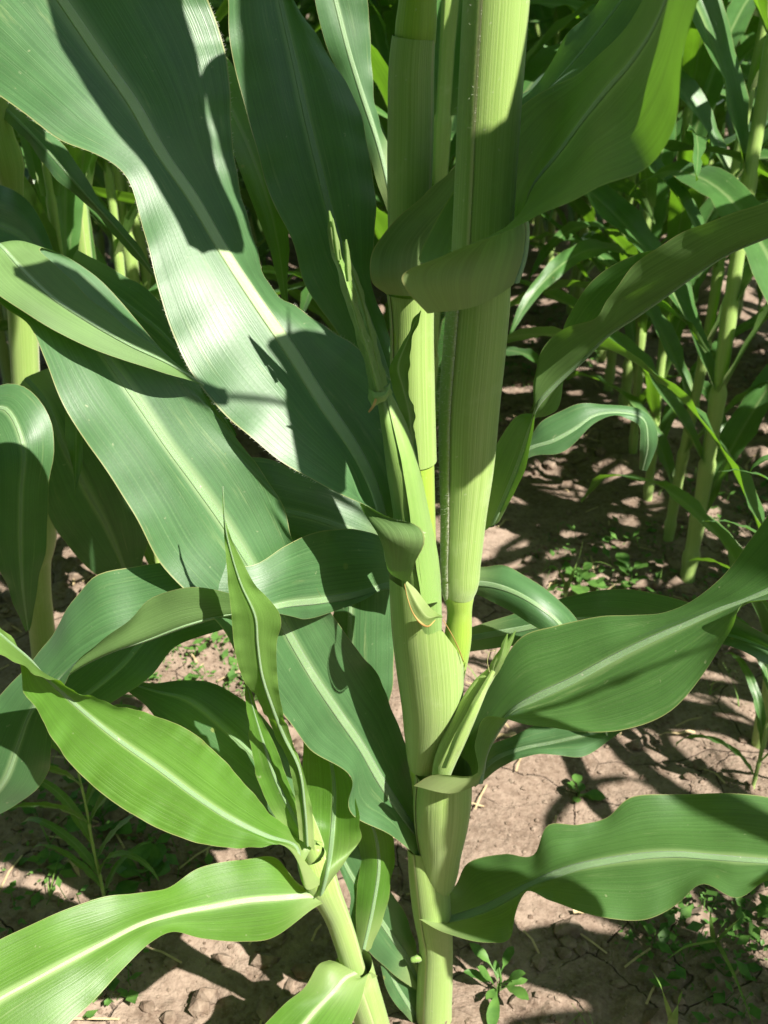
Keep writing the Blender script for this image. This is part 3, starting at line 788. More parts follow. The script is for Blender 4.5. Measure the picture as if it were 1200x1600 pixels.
# long left blade, folded back at its far end
long_blade = lean_back([
    [(668, 1372, .838), (674, 1350, .828), (672, 1325, .818), (668, 1290, .815), (672, 1265, .82)],
    [(652, 1340, .81), (650, 1322, .808), (648, 1298, .808), (652, 1270, .81), (658, 1245, .815)],
    [(608, 1304, .782), (612, 1278, .788), (620, 1258, .792), (632, 1230, .80), (644, 1210, .81)],
    [(550, 1272, .765), (572, 1243, .77), (592, 1215, .775), (615, 1185, .785), (634, 1160, .795)],
    [(546, 1212, .752), (555, 1190, .756), (565, 1168, .76), (590, 1125, .768), (608, 1100, .775)],
    [(486, 1172, .727), (508, 1138, .735), (527, 1113, .74), (560, 1080, .748), (592, 1056, .755)],
    [(437, 1108, .70), (466, 1078, .71), (488, 1055, .72), (525, 1020, .728), (562, 1020, .735)],
    [(392, 1060, .68), (425, 1010, .69), (450, 990, .70), (490, 960, .71), (520, 962, .715)],
    [(345, 980, .655), (382, 930, .668), (408, 910, .68), (450, 880, .69), (480, 890, .695)],
    [(250, 878, .618), (310, 840, .632), (350, 818, .645), (410, 790, .656), (455, 836, .664)],
    [(204, 795, .596), (265, 765, .61), (305, 755, .622), (370, 720, .633), (440, 785, .645)],
    [(160, 725, .578), (222, 700, .592), (262, 697, .603), (320, 660, .615), (398, 722, .629)],
    [(110, 655, .560), (170, 630, .575), (215, 628, .587), (280, 600, .597), (352, 662, .611)],
    [(72, 565, .545), (118, 545, .558), (165, 558, .57), (230, 540, .58), (313, 603, .598)],
    [(48, 514, .532), (88, 498, .545), (128, 505, .555), (180, 490, .567), (250, 545, .582)],
    [(10, 480, .52), (50, 455, .533), (85, 455, .542), (125, 440, .552), (190, 470, .566)],
    [(-30, 440, .507), (5, 415, .515), (35, 410, .522), (75, 400, .532), (125, 414, .545)],
    [(-62, 405, .495), (-30, 385, .500), (-5, 380, .505), (30, 375, .512), (70, 385, .52)],
    [(-48, 415, .492), (-18, 395, .497), (5, 388, .506), (30, 384, .515), (62, 394, .525)],
    [(-10, 458, .500), (15, 438, .510), (38, 425, .520), (65, 412, .530), (92, 420, .538)],
    [(44, 490, .516), (62, 475, .522), (78, 462, .530), (97, 446, .538), (118, 444, .546)],
    [(117, 533, .538), (128, 515, .542), (138, 502, .546), (150, 482, .552), (160, 480, .557)],
    [(190, 562, .558), (196, 548, .559), (201, 538, .560), (206, 525, .562), (210, 522, .564)],
    [(258, 582, .574), (259, 572, .575), (260, 566, .576), (261, 558, .577), (262, 556, .578)],
    [(318, 603, .622), (318, 602, .622), (318, 602, .622), (318, 601, .622), (318, 601, .622)],
], .80, .5)
for q, st_ in enumerate(long_blade):
    cy = st_[2][1]
    c_ = .08 * max(0.0, min(1.0, (1280 - cy) / 370)) + (.008 if q >= 18 else 0)
    long_blade[q] = [(x, y, d - c_) for x, y, d in st_]
leaf(mp, long_blade, nu=28, nv=170, ruffle=0.0008, wave=0.06, seed=12, rib=0.0030, label='long pale blade on the left with its end folded back')

# low left shaded blade
leaf(mp, [
    [(662, 1555, .905), (655, 1535, .90), (652, 1500, .89)],
    [(628, 1532, .885), (636, 1498, .885), (648, 1470, .885)],
    [(587, 1498, .87), (606, 1455, .868), (632, 1425, .866)],
    [(550, 1445, .855), (570, 1402, .852), (606, 1385, .852)],
    [(545, 1392, .84), (545, 1362, .838), (588, 1335, .838)],
    [(515, 1330, .83), (520, 1315, .83), (562, 1300, .832)],
    [(480, 1280, .82), (485, 1270, .82), (505, 1262, .822)],
    [(440, 1225, .81), (445, 1222, .81), (450, 1220, .81)],
], nu=16, nv=60, ruffle=0.001, seed=15, rib=0.0025, label='low shaded blade crossing behind the young plant')
leaf(mp, [
    [(668, 1620, .93), (662, 1605, .93), (672, 1590, .93)],
    [(632, 1585, .905), (638, 1570, .905), (652, 1550, .908)],
    [(604, 1545, .885), (612, 1525, .885), (622, 1512, .89)],
    [(590, 1490, .875), (596, 1480, .875), (602, 1470, .878)],
    [(560, 1420, .87), (563, 1417, .87), (566, 1414, .87)],
], nu=12, nv=30, seed=16, rib=0.002)
# small curled blade base below the collar
tube('curled_tip', mp, pxt([(642, 1500, 4, .866), (652, 1498, 6, .866), (662, 1492, 4, .872)]), M_HUSK, seg=16, nv=10)

# ------------------------------------------------------------------ ear shoots
def ear(parent, body, label, mat=None):
    e = tube('ear_shoot', parent, pxt(body), mat or M_HUSK, seg=28, nv=60)
    e['label'] = label
    return e
e1 = ear(mp, [(672, 1060, 16, .715), (668, 1000, 22, .703), (662, 940, 28, .685), (655, 880, 31, .668), (642, 800, 28, .648), (627, 720, 25, .632), (614, 660, 19, .626), (602, 625, 13, .622), (597, 605, 10, .62)], 'upper ear shoot with a twisted leafy tip')
def strip(parent, stations, mat, name, **k):
    kw = dict(nu=8, nv=40, ruffle=0.0006, wave=0.03, rib=0)
    kw.update(k)
    return leaf(parent, stations, mat, name=name, **kw)
# husk leaves lying on the ear body
strip(e1, [[(632, 940, .668), (646, 942, .659), (664, 945, .656)], [(622, 880, .655), (636, 880, .646), (655, 882, .643)], [(614, 800, .637), (626, 800, .629), (644, 802, .626)], [(602, 715, .622), (612, 715, .615), (628, 718, .613)], [(594, 655, .616), (602, 653, .611), (614, 652, .611)], [(588, 612, .613), (593, 608, .611), (600, 606, .612)]], M_HUSK, 'husk', seed=31, ruffle=.0002)
strip(e1, [[(660, 945, .655), (676, 942, .660), (689, 938, .672)], [(650, 882, .642), (666, 880, .647), (682, 880, .660)], [(640, 802, .625), (655, 800, .629), (668, 802, .64)], [(626, 716, .612), (640, 714, .615), (650, 715, .625)], [(611, 652, .610), (620, 648, .613), (629, 650, .62)], [(601, 612, .612), (606, 610, .612), (611, 612, .614)]], M_HUSK, 'husk', seed=32, ruffle=.0002)
# leafy tip: narrow blades folded together
strip(e1, [[(578, 612, .614), (588, 614, .607), (600, 608, .612)], [(567, 560, .603), (576, 560, .597), (585, 552, .603)], [(549, 502, .592), (558, 502, .587), (567, 498, .592)], [(531, 440, .582), (540, 440, .577), (549, 438, .582)], [(518, 395, .574), (525, 393, .570), (533, 392, .574)], [(512, 355, .567), (517, 352, .565), (523, 354, .567)], [(514, 330, .563), (515, 329, .563), (516, 330, .563)]], M_TIP, 'tip_leaf', ruffle=0.0005, wave=0.03, seed=33, nu=10, nv=70)
strip(e1, [[(588, 608, .618), (597, 606, .612), (606, 600, .617)], [(577, 548, .608), (584, 548, .602), (592, 545, .608)], [(560, 478, .598), (567, 478, .592), (573, 476, .598)], [(540, 410, .585), (546, 410, .581), (552, 410, .585)], [(534, 378, .58), (538, 376, .58), (541, 376, .58)]], M_TIP, 'tip_leaf', ruffle=0.0005, wave=0.025, seed=34, nu=8, nv=60)
strip(e1, [[(585, 612, .606), (590, 612, .603), (595, 610, .605)], [(573, 562, .597), (577, 562, .594), (581, 560, .597)], [(556, 505, .588), (560, 505, .585), (564, 504, .588)], [(541, 452, .578), (544, 452, .576), (548, 450, .578)], [(530, 412, .572), (531, 412, .572), (532, 412, .572)]], M_HUSK, 'tip_leaf', ruffle=0.0005, wave=0.02, seed=35, nu=8, nv=50)
for q, (tx, ty, bx) in enumerate([(514, 333, 523), (520, 345, 529), (541, 378, 545)]):
    strip(e1, [[(bx - 4, ty + 62, .571), (bx, ty + 62, .569), (bx + 5, ty + 60, .571)], [((bx + tx) / 2 - 5, ty + 30, .567), ((bx + tx) / 2, ty + 28, .565), ((bx + tx) / 2 + 5, ty + 32, .567)], [(tx - 1, ty - 4, .562), (tx, ty - 4, .562), (tx + 1, ty - 4, .562)]], M_YOUNG, 'tip_leaf', nu=6, nv=30, ruffle=.0002, wave=.02, seed=70 + q)
# ruffled collar of the tip and its dry wisp
strip(e1, [[(576, 605, .611), (576, 614, .608), (575, 622, .611)], [(585, 612, .603), (586, 622, .600), (587, 634, .604)], [(598, 612, .601), (599, 619, .599), (600, 628, .602)], [(609, 600, .605), (610, 606, .604), (611, 612, .606)]], M_HUSK, 'husk_collar', ruffle=0.0008, wave=0.015, seed=36, nv=24)
strip(e1, [[(586, 622, .600), (588, 623, .600), (589, 625, .600)], [(582, 632, .598), (584, 633, .598), (586, 634, .598)], [(575, 643, .597), (576, 644, .597), (577, 645, .597)]], M_DRY, 'dry_wisp', nu=3, nv=10, ruffle=0)
# side leaflet of the ear
strip(e1, [[(636, 712, .645), (642, 705, .643), (646, 700, .645)], [(630, 655, .640), (640, 650, .637), (649, 650, .640)], [(615, 610, .636), (630, 606, .633), (641, 622, .636)], [(608, 585, .632), (622, 575, .629), (639, 585, .633)], [(629, 535, .626), (636, 533, .624), (642, 548, .627)], [(645, 505, .621), (647, 506, .620), (650, 512, .622)], [(657, 485, .618), (657, 485, .618), (658, 486, .618)]], M_HUSKLEAF, 'tip_leaf', ruffle=0.001, wave=0.025, seed=37, nu=10, nv=50)

e2 = ear(mp, [(688, 1215, 14, .745), (695, 1190, 17, .735), (712, 1150, 18.5, .725), (733, 1105, 16.5, .715), (752, 1070, 12.5, .708), (768, 1050, 8, .702), (774, 1042, 6, .70)], 'lower ear shoot with pale leafy tip', M_SHEATH)
strip(e2, [[(690, 1200, .722), (698, 1200, .715), (707, 1196, .716)], [(710, 1150, .708), (718, 1152, .702), (727, 1154, .704)], [(732, 1108, .699), (739, 1110, .694), (746, 1112, .697)], [(755, 1068, .695), (760, 1070, .692), (764, 1072, .695)], [(768, 1046, .693), (771, 1048, .692), (774, 1050, .694)]], M_SHEATH, 'husk', seed=41, ruffle=.0002)
for q, (tx, ty, mx, my, sd) in enumerate([(806, 985, 786, 1018, 0.004), (797, 1000, 779, 1022, 0), (793, 990, 784, 1020, -.004), (776, 1025, 772, 1035, .002)]):
    strip(e2, [[(765, 1052, .698), (770, 1054, .695), (776, 1055, .698)], [(mx - 6, my + 4, .692 + sd), (mx, my + 6, .690 + sd), (mx + 6, my + 7, .692 + sd)], [((mx + tx) / 2 - 4, (my + ty) / 2, .688 + sd), ((mx + tx) / 2, (my + ty) / 2 + 2, .687 + sd), ((mx + tx) / 2 + 4, (my + ty) / 2 + 3, .688 + sd)], [(tx - 1, ty, .684 + sd), (tx, ty, .684 + sd), (tx + 1, ty, .684 + sd)]], M_YOUNG, 'tip_leaf', nu=6, nv=30, seed=50 + q, ruffle=0.0002, wave=0.02)
tube('silk', e2, pxt([(765, 1052, .5, .695), (762, 1030, .4, .690), (766, 1018, .4, .688), (774, 1016, .3, .686)]), M_SILK, seg=5, nv=14)
# unseen blades added out of view, shaped from the shadow patches they should cast
def shadow_blade(shade, t, root, seed, parent=mp, n_root=2, arch=0.05, via=0.0, **k):
    """shade: (left x, left y, right x, right y, depth) of the shadow patch the blade is shaped to cast; t: metres up towards the sun; root: where the blade leaves its stalk."""
    st = []
    for lx, ly, rx, ry, d in shade:
        a, b = at(lx, ly, d) + SUN * t, at(rx, ry, d) + SUN * t
        st.append([a, (a + b) / 2 + Vector((0, 0, -0.006)), b])
    a, m, b = st[0]; root = Vector(root)
    pre = []
    for q in range(n_root):
        f = q / n_root
        wv = (a - b) * (0.06 + 0.94 * f * f) * 0.5
        if via:                                  # arch over first, then come down along the light
            h = m + SUN * via
            c = root.lerp(h, f * 2) if f < .5 else h.lerp(m, f * 2 - 1)
        else: c = root.lerp(m, f) + Vector((0, 0, arch * math.sin(math.pi * f)))
        pre.append([c + wv, c, c - wv])
    return leaf(parent, pre + st, M_LEAF, px=False, seed=seed, nu=14, nv=60, rib=0.003, ruffle=.001, **k)
shadow_blade([(30, -160, 270, -160, .655), (66, -20, 278, -20, .655), (98, 80, 318, 80, .653), (132, 150, 330, 150, .653), (182, 220, 362, 225, .65), (238, 290, 400, 300, .65), (268, 345, 400, 362, .65), (288, 396, 330, 392, .65)], .30, (0.085, .577, 1.28), 201)
set_base(mp, at(684, 1640, D(1640)))

# unseen plant added beyond the right picture edge to carry shadow-casting blades
caster_plant = thing('maize_plant', 'added unseen maize plant beyond the right edge with blades shaped to shade the stalk', 'maize plant')
tube('stalk', caster_plant, [(Vector((0.62, .25, z)), .013 - .005 * z / 1.6 + (.0015 if k % 3 == 0 else 0)) for k, z in enumerate(np.linspace(-.02, 1.6, 31))], M_SHEATH, seg=16)
shadow_blade([(745, 150, 850, 130, .518), (660, 200, 850, 170, .528), (600, 265, 850, 240, .538), (590, 380, 850, 360, .56), (590, 520, 840, 500, .59), (596, 600, 825, 570, .605), (610, 685, 810, 645, .625), (650, 742, 785, 702, .635), (690, 764, 745, 748, .64)], .30, (0.62, .25, 1.16), 202, caster_plant, n_root=5, arch=0)
shadow_blade([(1330, 210, 1350, 380, .57), (1200, 270, 1240, 420, .60), (1080, 310, 1140, 480, .63), (970, 370, 1040, 560, .66), (880, 430, 950, 640, .69), (800, 540, 870, 720, .73), (790, 640, 820, 720, .75)], .32, (0.62, .25, 1.30), 206, caster_plant, n_root=4, arch=.02)
shadow_blade([(640, 1215, 760, 1200, .78), (632, 1300, 785, 1290, .80), (645, 1380, 810, 1370, .83), (655, 1460, 790, 1455, .86), (690, 1530, 740, 1525, .88)], .5, (0.62, .25, 1.0), 207, caster_plant, n_root=3, arch=.03)
shadow_blade([(1250, 1480, 1255, 1580, .93), (1130, 1430, 1180, 1610, .93), (1020, 1400, 1070, 1590, .93), (930, 1420, 960, 1560, .93), (860, 1450, 880, 1530, .93), (820, 1480, 825, 1500, .93)], .6, (0.62, .25, .8), 208, caster_plant, n_root=2, arch=.03)
shadow_blade([(345, 545, 345, 592, .61), (255, 480, 250, 568, .602), (170, 430, 165, 540, .596), (100, 395, 95, 505, .59), (48, 425, 30, 480, .585), (8, 452, 4, 462, .58)], .30, (0.62, .25, 1.25), 205, caster_plant, n_root=6, arch=0, via=.35)
set_base(caster_plant, (0.62, .25, 0))

# ------------------------------------------------------------------ the second plant, close behind
bp = thing('maize_plant', 'maize plant close behind the big stalk, its green sheath left of it', 'maize plant')
DB = lambda py: stalk_depth(py, 0.70)
tube('stalk', bp, pxt([(690, 1400, 22, DB(1400)), (672, 1150, 24, DB(1150)), (656, 900, 27, DB(900)), (647, 700, 31, DB(700)), (643, 500, 33, DB(500)), (643, 300, 32, DB(300)), (648, 70, 30, DB(70)), (649, 56, 35, DB(56)), (650, 42, 33, DB(42)), (660, -120, 30, DB(-120)), (672, -420, 30, DB(-420))]), M_STALK, seg=28, nv=90)
sheath(bp, pxt([(650, 720, 33, DB(720)), (645, 600, 35, DB(600)), (643, 480, 36, DB(480)), (642, 455, 38, DB(455))]), end=-60, overlap=40, nv=24)
sheath(bp, pxt([(641, 440, 33, DB(440)), (640, 350, 34.5, DB(350)), (642, 200, 37, DB(200)), (645, 80, 36, DB(80)), (647, 58, 35, DB(58))]), end=60, overlap=40, nv=28)
# blade of the second plant's collar, passing behind the big stalk
leaf(bp, [
    [(655, 400, .80), (690, 420, .79), (690, 450, .75), (650, 462, .702), (604, 460, .70)],
    [(655, 350, .80), (705, 380, .78), (712, 410, .745), (650, 430, .69), (581, 440, .682)],
    [(690, 290, .775), (720, 330, .755), (730, 365, .735), (660, 380, .68), (583, 392, .672)],
    [(730, 240, .75), (750, 275, .735), (760, 300, .715), (715, 310, .67), (645, 318, .655)],
    [(785, 170, .72), (800, 205, .70), (806, 220, .685), (770, 230, .655), (712, 262, .635)],
    [(848, 118, .69), (850, 140, .678), (850, 150, .665), (832, 158, .645), (812, 172, .62)],
    [(890, 50, .66), (900, 68, .652), (908, 82, .642), (912, 100, .63), (915, 118, .615)],
    [(935, 2, .635), (945, 12, .628), (955, 22, .62), (962, 40, .61), (966, 62, .60)],
    [(985, -60, .61), (995, -52, .603), (1005, -45, .597), (1012, -30, .59), (1018, -10, .582)],
    [(1050, -150, .58), (1060, -146, .575), (1070, -142, .57), (1076, -135, .565), (1080, -125, .56)],
    [(1130, -240, .55), (1132, -240, .55), (1134, -240, .55), (1135, -239, .55), (1136, -238, .55)],
], nu=20, nv=80, ruffle=0.001, seed=22, rib=0.003, label='grey-green blade passing behind the big stalk')
# dark tall blade at the upper left of the second plant
leaf(bp, [
    [(600, 640, .765), (630, 690, .77), (655, 640, .775)],
    [(560, 575, .735), (600, 575, .74), (625, 560, .745)],
    [(523, 513, .715), (568, 480, .722), (600, 500, .728)],
    [(480, 452, .695), (540, 405, .705), (580, 445, .715)],
    [(458, 380, .68), (518, 340, .69), (584, 380, .70)],
    [(424, 310, .665), (498, 262, .675), (586, 300, .69)],
    [(400, 230, .65), (478, 180, .66), (572, 215, .675)],
    [(376, 140, .635), (458, 88, .645), (545, 135, .66)],
    [(359, 70, .62), (441, 15, .63), (502, 68, .643)],
    [(357, 0, .605), (425, -60, .615), (462, 8, .625)],
    [(340, -100, .585), (395, -150, .595), (430, -100, .60)],
    [(300, -230, .56), (340, -260, .565), (370, -230, .57)],
    [(240, -380, .54), (243, -382, .54), (246, -380, .54)],
], nu=20, nv=90, ruffle=0.0012, seed=23, rib=0.0026, back=(.85, .35), label='tall dark blade between the upper left blade and the stalks')
leaf(bp, [
    [(605, 330, .76), (612, 310, .755), (625, 290, .76)],
    [(575, 240, .75), (590, 220, .745), (600, 205, .75)],
    [(550, 160, .735), (565, 145, .73), (583, 150, .735)],
    [(515, 85, .715), (542, 70, .712), (580, 65, .718)],
    [(496, 20, .70), (524, 0, .70), (574, 5, .705)],
    [(480, -80, .68), (500, -90, .68), (545, -85, .685)],
    [(440, -220, .65), (460, -225, .65), (480, -220, .652)],
    [(400, -330, .63), (402, -331, .63), (404, -330, .63)],
], nu=14, nv=60, ruffle=0.0012, seed=24, rib=0.002, back=(.92, .35))
# ribbon blade to the right edge
leaf(bp, [
    [(735, 800, .80), (750, 830, .79), (768, 822, .775), (780, 815, .77), (786, 800, .768)],
    [(752, 740, .79), (772, 765, .778), (790, 775, .765), (802, 770, .755), (806, 764, .75)],
    [(778, 690, .775), (795, 705, .765), (812, 720, .752), (822, 718, .744), (828, 708, .738)],
    [(812, 650, .76), (822, 658, .75), (830, 662, .738), (834, 650, .73), (836, 640, .725)],
    [(868, 640, .745), (858, 645, .735), (840, 632, .72), (836, 612, .71), (836, 588, .702)],
    [(882, 585, .735), (880, 598, .725), (872, 598, .708), (850, 570, .695), (848, 545, .685)],
    [(880, 515, .72), (890, 560, .715), (908, 565, .695), (890, 535, .68), (886, 510, .668)],
    [(905, 465, .705), (925, 510, .70), (950, 523, .68), (935, 508, .665), (928, 499, .652)],
    [(940, 426, .69), (965, 470, .685), (994, 494, .665), (975, 470, .65), (952, 468, .637)],
    [(985, 401, .672), (1010, 435, .668), (1040, 462, .65), (1022, 440, .635), (985, 418, .622)],
    [(1030, 388, .655), (1060, 410, .652), (1090, 426, .635), (1080, 408, .62), (1040, 379, .607)],
    [(1090, 368, .635), (1115, 385, .632), (1140, 395, .62), (1135, 375, .607), (1105, 348, .595)],
    [(1160, 338, .615), (1185, 355, .612), (1205, 368, .603), (1205, 345, .593), (1190, 317, .583)],
    [(1250, 310, .595), (1268, 325, .593), (1290, 335, .588), (1290, 315, .58), (1280, 290, .573)],
    [(1380, 260, .58), (1386, 264, .58), (1392, 266, .578), (1394, 262, .576), (1394, 256, .574)],
], nu=20, nv=110, ruffle=0.0007, seed=25, rib=0.0026, mat=M_WARM, label='twisted ribbon blade running to the right edge')
# horizontal left blade
leaf(bp, [
    [(640, 945, .755), (650, 930, .755), (640, 890, .76)],
    [(610, 917, .735), (612, 915, .735), (608, 850, .745)],
    [(567, 938, .715), (563, 928, .716), (570, 829, .728)],
    [(500, 963, .690), (505, 938, .692), (515, 828, .705)],
    [(440, 958, .645), (438, 946, .648), (442, 855, .656)],
    [(395, 940, .630), (400, 955, .637), (392, 885, .643)],
    [(345, 924, .622), (350, 962, .634), (345, 878, .640)],
    [(285, 917, .612), (290, 978, .628), (285, 877, .636)],
    [(236, 938, .612), (230, 1000, .630), (215, 885, .640)],
    [(200, 970, .610), (180, 1016, .626), (150, 900, .640)],
    [(152, 1004, .614), (128, 1040, .628), (110, 942, .645)],
    [(115, 1045, .622), (88, 1068, .634), (75, 1005, .652)],
    [(85, 1110, .638), (50, 1110, .642), (25, 1058, .656)],
    [(80, 1175, .652), (30, 1160, .652), (-20, 1110, .66)],
    [(72, 1215, .665), (10, 1215, .662), (-50, 1180, .668)],
    [(20, 1260, .68), (-25, 1260, .678), (-70, 1240, .68)],
    [(-60, 1300, .69), (-63, 1302, .69), (-66, 1300, .69)],
], nu=20, nv=110, ruffle=0.0009, seed=26, rib=0.0022, label='bluish blade lying level across the left')
# pale sunlit blade right of the stalk
leaf(bp, [
    [(700, 885, .80), (690, 920, .795), (700, 950, .80)],
    [(752, 884, .79), (745, 912, .780), (742, 928, .785)],
    [(800, 889, .775), (795, 922, .762), (798, 957, .765)],
    [(845, 914, .765), (838, 945, .752), (842, 984, .755)],
    [(882, 946, .765), (870, 970, .752), (868, 1000, .755)],
    [(915, 1000, .775), (898, 1015, .765), (890, 1030, .768)],
    [(940, 1080, .79), (925, 1085, .785), (915, 1090, .79)],
    [(950, 1150, .81), (949, 1150, .81), (948, 1150, .81)],
], nu=14, nv=50, bulge=0.12, ruffle=0.001, seed=27, rib=0.002)
leaf(bp, [
    [(720, 985, .83), (718, 1000, .83), (720, 1020, .83)],
    [(800, 960, .81), (802, 985, .81), (806, 1010, .81)],
    [(882, 934, .79), (886, 970, .79), (890, 1010, .79)],
    [(940, 922, .765), (944, 968, .77), (950, 1010, .765)],
    [(1000, 922, .745), (1004, 975, .752), (1010, 1012, .745)],
    [(1060, 938, .725), (1065, 985, .735), (1070, 1012, .725)],
    [(1130, 956, .71), (1130, 990, .722), (1130, 1008, .712)],
    [(1200, 995, .70), (1195, 1012, .71), (1190, 1032, .702)],
    [(1270, 1040, .70), (1262, 1052, .705), (1255, 1062, .70)],
    [(1340, 1100, .71), (1339, 1101, .71), (1338, 1102, .71)],
], nu=14, nv=60, ruffle=0.001, seed=28, rib=0.002)
# more unseen blades, added to the second plant and shaped for their shadows
shadow_blade([(350, -160, 640, -160, .69), (350, -20, 640, -20, .705), (350, 110, 640, 110, .72), (370, 230, 640, 230, .735), (400, 340, 640, 340, .745), (440, 440, 640, 440, .755), (490, 520, 630, 520, .765), (540, 580, 590, 580, .775)], .36, (0.05, .70, 1.3), 203, bp)
shadow_blade([(800, -60, 980, -100, .52), (800, 80, 1000, 20, .53), (800, 190, 1010, 120, .53), (800, 300, 990, 220, .53), (830, 380, 960, 300, .53), (870, 420, 900, 390, .53)], .34, (0.06, .70, 1.35), 204, bp)
# narrow leaves of the lower whorl on the right
leaf(bp, [
    [(735, 1215, .86), (738, 1222, .855), (742, 1230, .855)],
    [(768, 1165, .845), (775, 1185, .84), (782, 1200, .838)],
    [(810, 1145, .835), (815, 1170, .832), (820, 1182, .826)],
    [(860, 1125, .83), (865, 1160, .828), (868, 1180, .82)],
    [(905, 1120, .825), (910, 1150, .822), (912, 1182, .815)],
    [(945, 1115, .82), (948, 1140, .818), (950, 1158, .812)],
    [(985, 1125, .815), (985, 1130, .815), (985, 1135, .812)],
], nu=12, nv=50, bulge=0.1, ruffle=0.0015, seed=29, rib=0.0018)
leaf(bp, [
    [(775, 735, .92), (780, 750, .92), (790, 765, .92)],
    [(826, 685, .90), (830, 700, .895), (836, 712, .89)],
    [(846, 658, .895), (862, 690, .885), (872, 709, .88)],
    [(882, 639, .89), (896, 672, .88), (900, 690, .875)],
    [(920, 631, .885), (928, 650, .88), (932, 660, .875)],
    [(965, 632, .885), (968, 645, .88), (972, 650, .875)],
    [(1010, 645, .89), (1005, 655, .885), (998, 665, .882)],
    [(1028, 690, .90), (1012, 690, .895), (1000, 690, .895)],
    [(1010, 735, .92), (1004, 735, .92), (998, 733, .92)],
], nu=14, nv=60, bulge=0.08, ruffle=0.0012, seed=30, rib=0.0018)
leaf(bp, [
    [(545, 1190, .87), (562, 1190, .868), (585, 1185, .87)],
    [(512, 1090, .85), (548, 1100, .846), (612, 1075, .85)],
    [(516, 1000, .835), (546, 1010, .83), (616, 975, .835)],
    [(530, 910, .82), (550, 905, .815), (612, 880, .82)],
    [(550, 820, .81), (560, 820, .81), (590, 815, .81)],
    [(568, 760, .805), (570, 760, .805), (572, 760, .805)],
], nu=12, nv=40, seed=91, rib=.0022)
leaf(bp, [
    [(640, 930, .80), (645, 880, .80), (640, 830, .805)],
    [(560, 905, .785), (560, 835, .78), (560, 765, .79)],
    [(485, 880, .775), (475, 805, .768), (468, 735, .778)],
    [(420, 870, .768), (405, 795, .76), (395, 715, .77)],
    [(330, 850, .775), (318, 800, .77), (310, 755, .775)],
    [(230, 840, .80), (225, 838, .80), (222, 835, .80)],
], nu=12, nv=40, seed=92, rib=.0022, bulge=.1)
leaf(bp, [
    [(420, 960, .78), (400, 930, .78), (380, 905, .78)],
    [(345, 985, .755), (315, 960, .755), (285, 930, .76)],
    [(272, 1012, .735), (236, 990, .735), (205, 965, .74)],
    [(236, 1056, .725), (190, 1040, .725), (150, 1010, .73)],
    [(178, 1096, .725), (140, 1082, .725), (95, 1060, .73)],
    [(100, 1130, .735), (75, 1120, .735), (45, 1105, .738)],
    [(20, 1160, .75), (18, 1158, .75), (16, 1156, .75)],
], nu=12, nv=40, seed=93, rib=.0022)
set_base(bp, at(690, 1400, DB(1400)))

# ------------------------------------------------------------------ neighbour at the left edge
lp = thing('maize_plant', 'neighbouring maize plant at the left picture edge with a shaded leaf hanging over', 'maize plant')
DL = lambda py: stalk_depth(py, 0.95)
tube('stalk', lp, pxt([(85, 1150, 22, DL(1150)), (74, 1060, 20, DL(1060)), (62, 950, 20, DL(950)), (55, 880, 22, DL(880)), (54, 870, 27, DL(870)), (45, 700, 22, DL(700)), (30, 420, 23, DL(420)), (14, 262, 24, DL(262)), (12, 250, 28, DL(250)), (8, 238, 25, DL(238)), (-10, 60, 24, DL(60)), (-30, -140, 24, DL(-140))]), M_SHEATH, seg=20, nv=70)
sheath(lp, pxt([(62, 960, 20, DL(960)), (55, 900, 24, DL(900)), (50, 820, 32, DL(820)), (46, 760, 34, DL(760))]), end=-40, overlap=30, nv=18)
leaf(lp, [
    [(-170, 690, .80), (-160, 750, .80), (-150, 810, .80)],
    [(-60, 622, .78), (-60, 670, .775), (-60, 730, .775)],
    [(40, 606, .765), (10, 640, .757), (-30, 690, .757)],
    [(82, 662, .757), (36, 695, .748), (-15, 722, .75)],
    [(77, 745, .765), (33, 770, .757), (-12, 785, .757)],
    [(74, 830, .78), (32, 845, .773), (-10, 852, .772)],
    [(62, 905, .795), (35, 915, .79), (10, 918, .79)],
    [(46, 985, .815), (44, 985, .815), (42, 985, .815)],
], nu=14, nv=50, seed=81, rib=.0016, ruffle=.0015, label='shaded leaf bent over and hanging down at the left edge')
leaf(lp, [
    [(90, 570, .93), (40, 590, .93), (20, 620, .93)],
    [(140, 600, .94), (72, 630, .93), (52, 665, .93)],
    [(190, 660, .95), (98, 695, .94), (58, 730, .94)],
    [(225, 750, .97), (135, 765, .96), (80, 815, .96)],
    [(232, 830, .99), (170, 830, .985), (130, 880, .985)],
    [(220, 900, 1.02), (200, 905, 1.02), (180, 920, 1.02)],
    [(225, 980, 1.05), (223, 980, 1.05), (221, 980, 1.05)],
], nu=12, nv=40, seed=82, rib=.0018)
leaf(lp, [
    [(0, 140, .90), (-12, 150, .90), (-25, 165, .90)],
    [(62, 198, .89), (45, 205, .885), (38, 215, .89)],
    [(92, 218, .885), (76, 238, .88), (66, 255, .885)],
    [(120, 255, .88), (104, 270, .875), (92, 282, .88)],
    [(140, 290, .885), (130, 300, .88), (122, 308, .885)],
    [(185, 345, .90), (176, 350, .897), (168, 355, .90)],
    [(222, 392, .92), (216, 396, .918), (210, 402, .92)],
    [(250, 440, .95), (249, 441, .95), (248, 442, .95)],
], nu=10, nv=40, seed=83, rib=.0012)
leaf(lp, [
    [(120, 390, .84), (110, 415, .84), (100, 440, .84)],
    [(232, 455, .82), (206, 482, .815), (188, 512, .82)],
    [(275, 500, .81), (255, 522, .805), (235, 560, .81)],
    [(320, 575, .80), (308, 585, .80), (295, 605, .80)],
    [(370, 680, .80), (368, 682, .80), (366, 684, .80)],
], nu=12, nv=40, seed=84, rib=.0014)
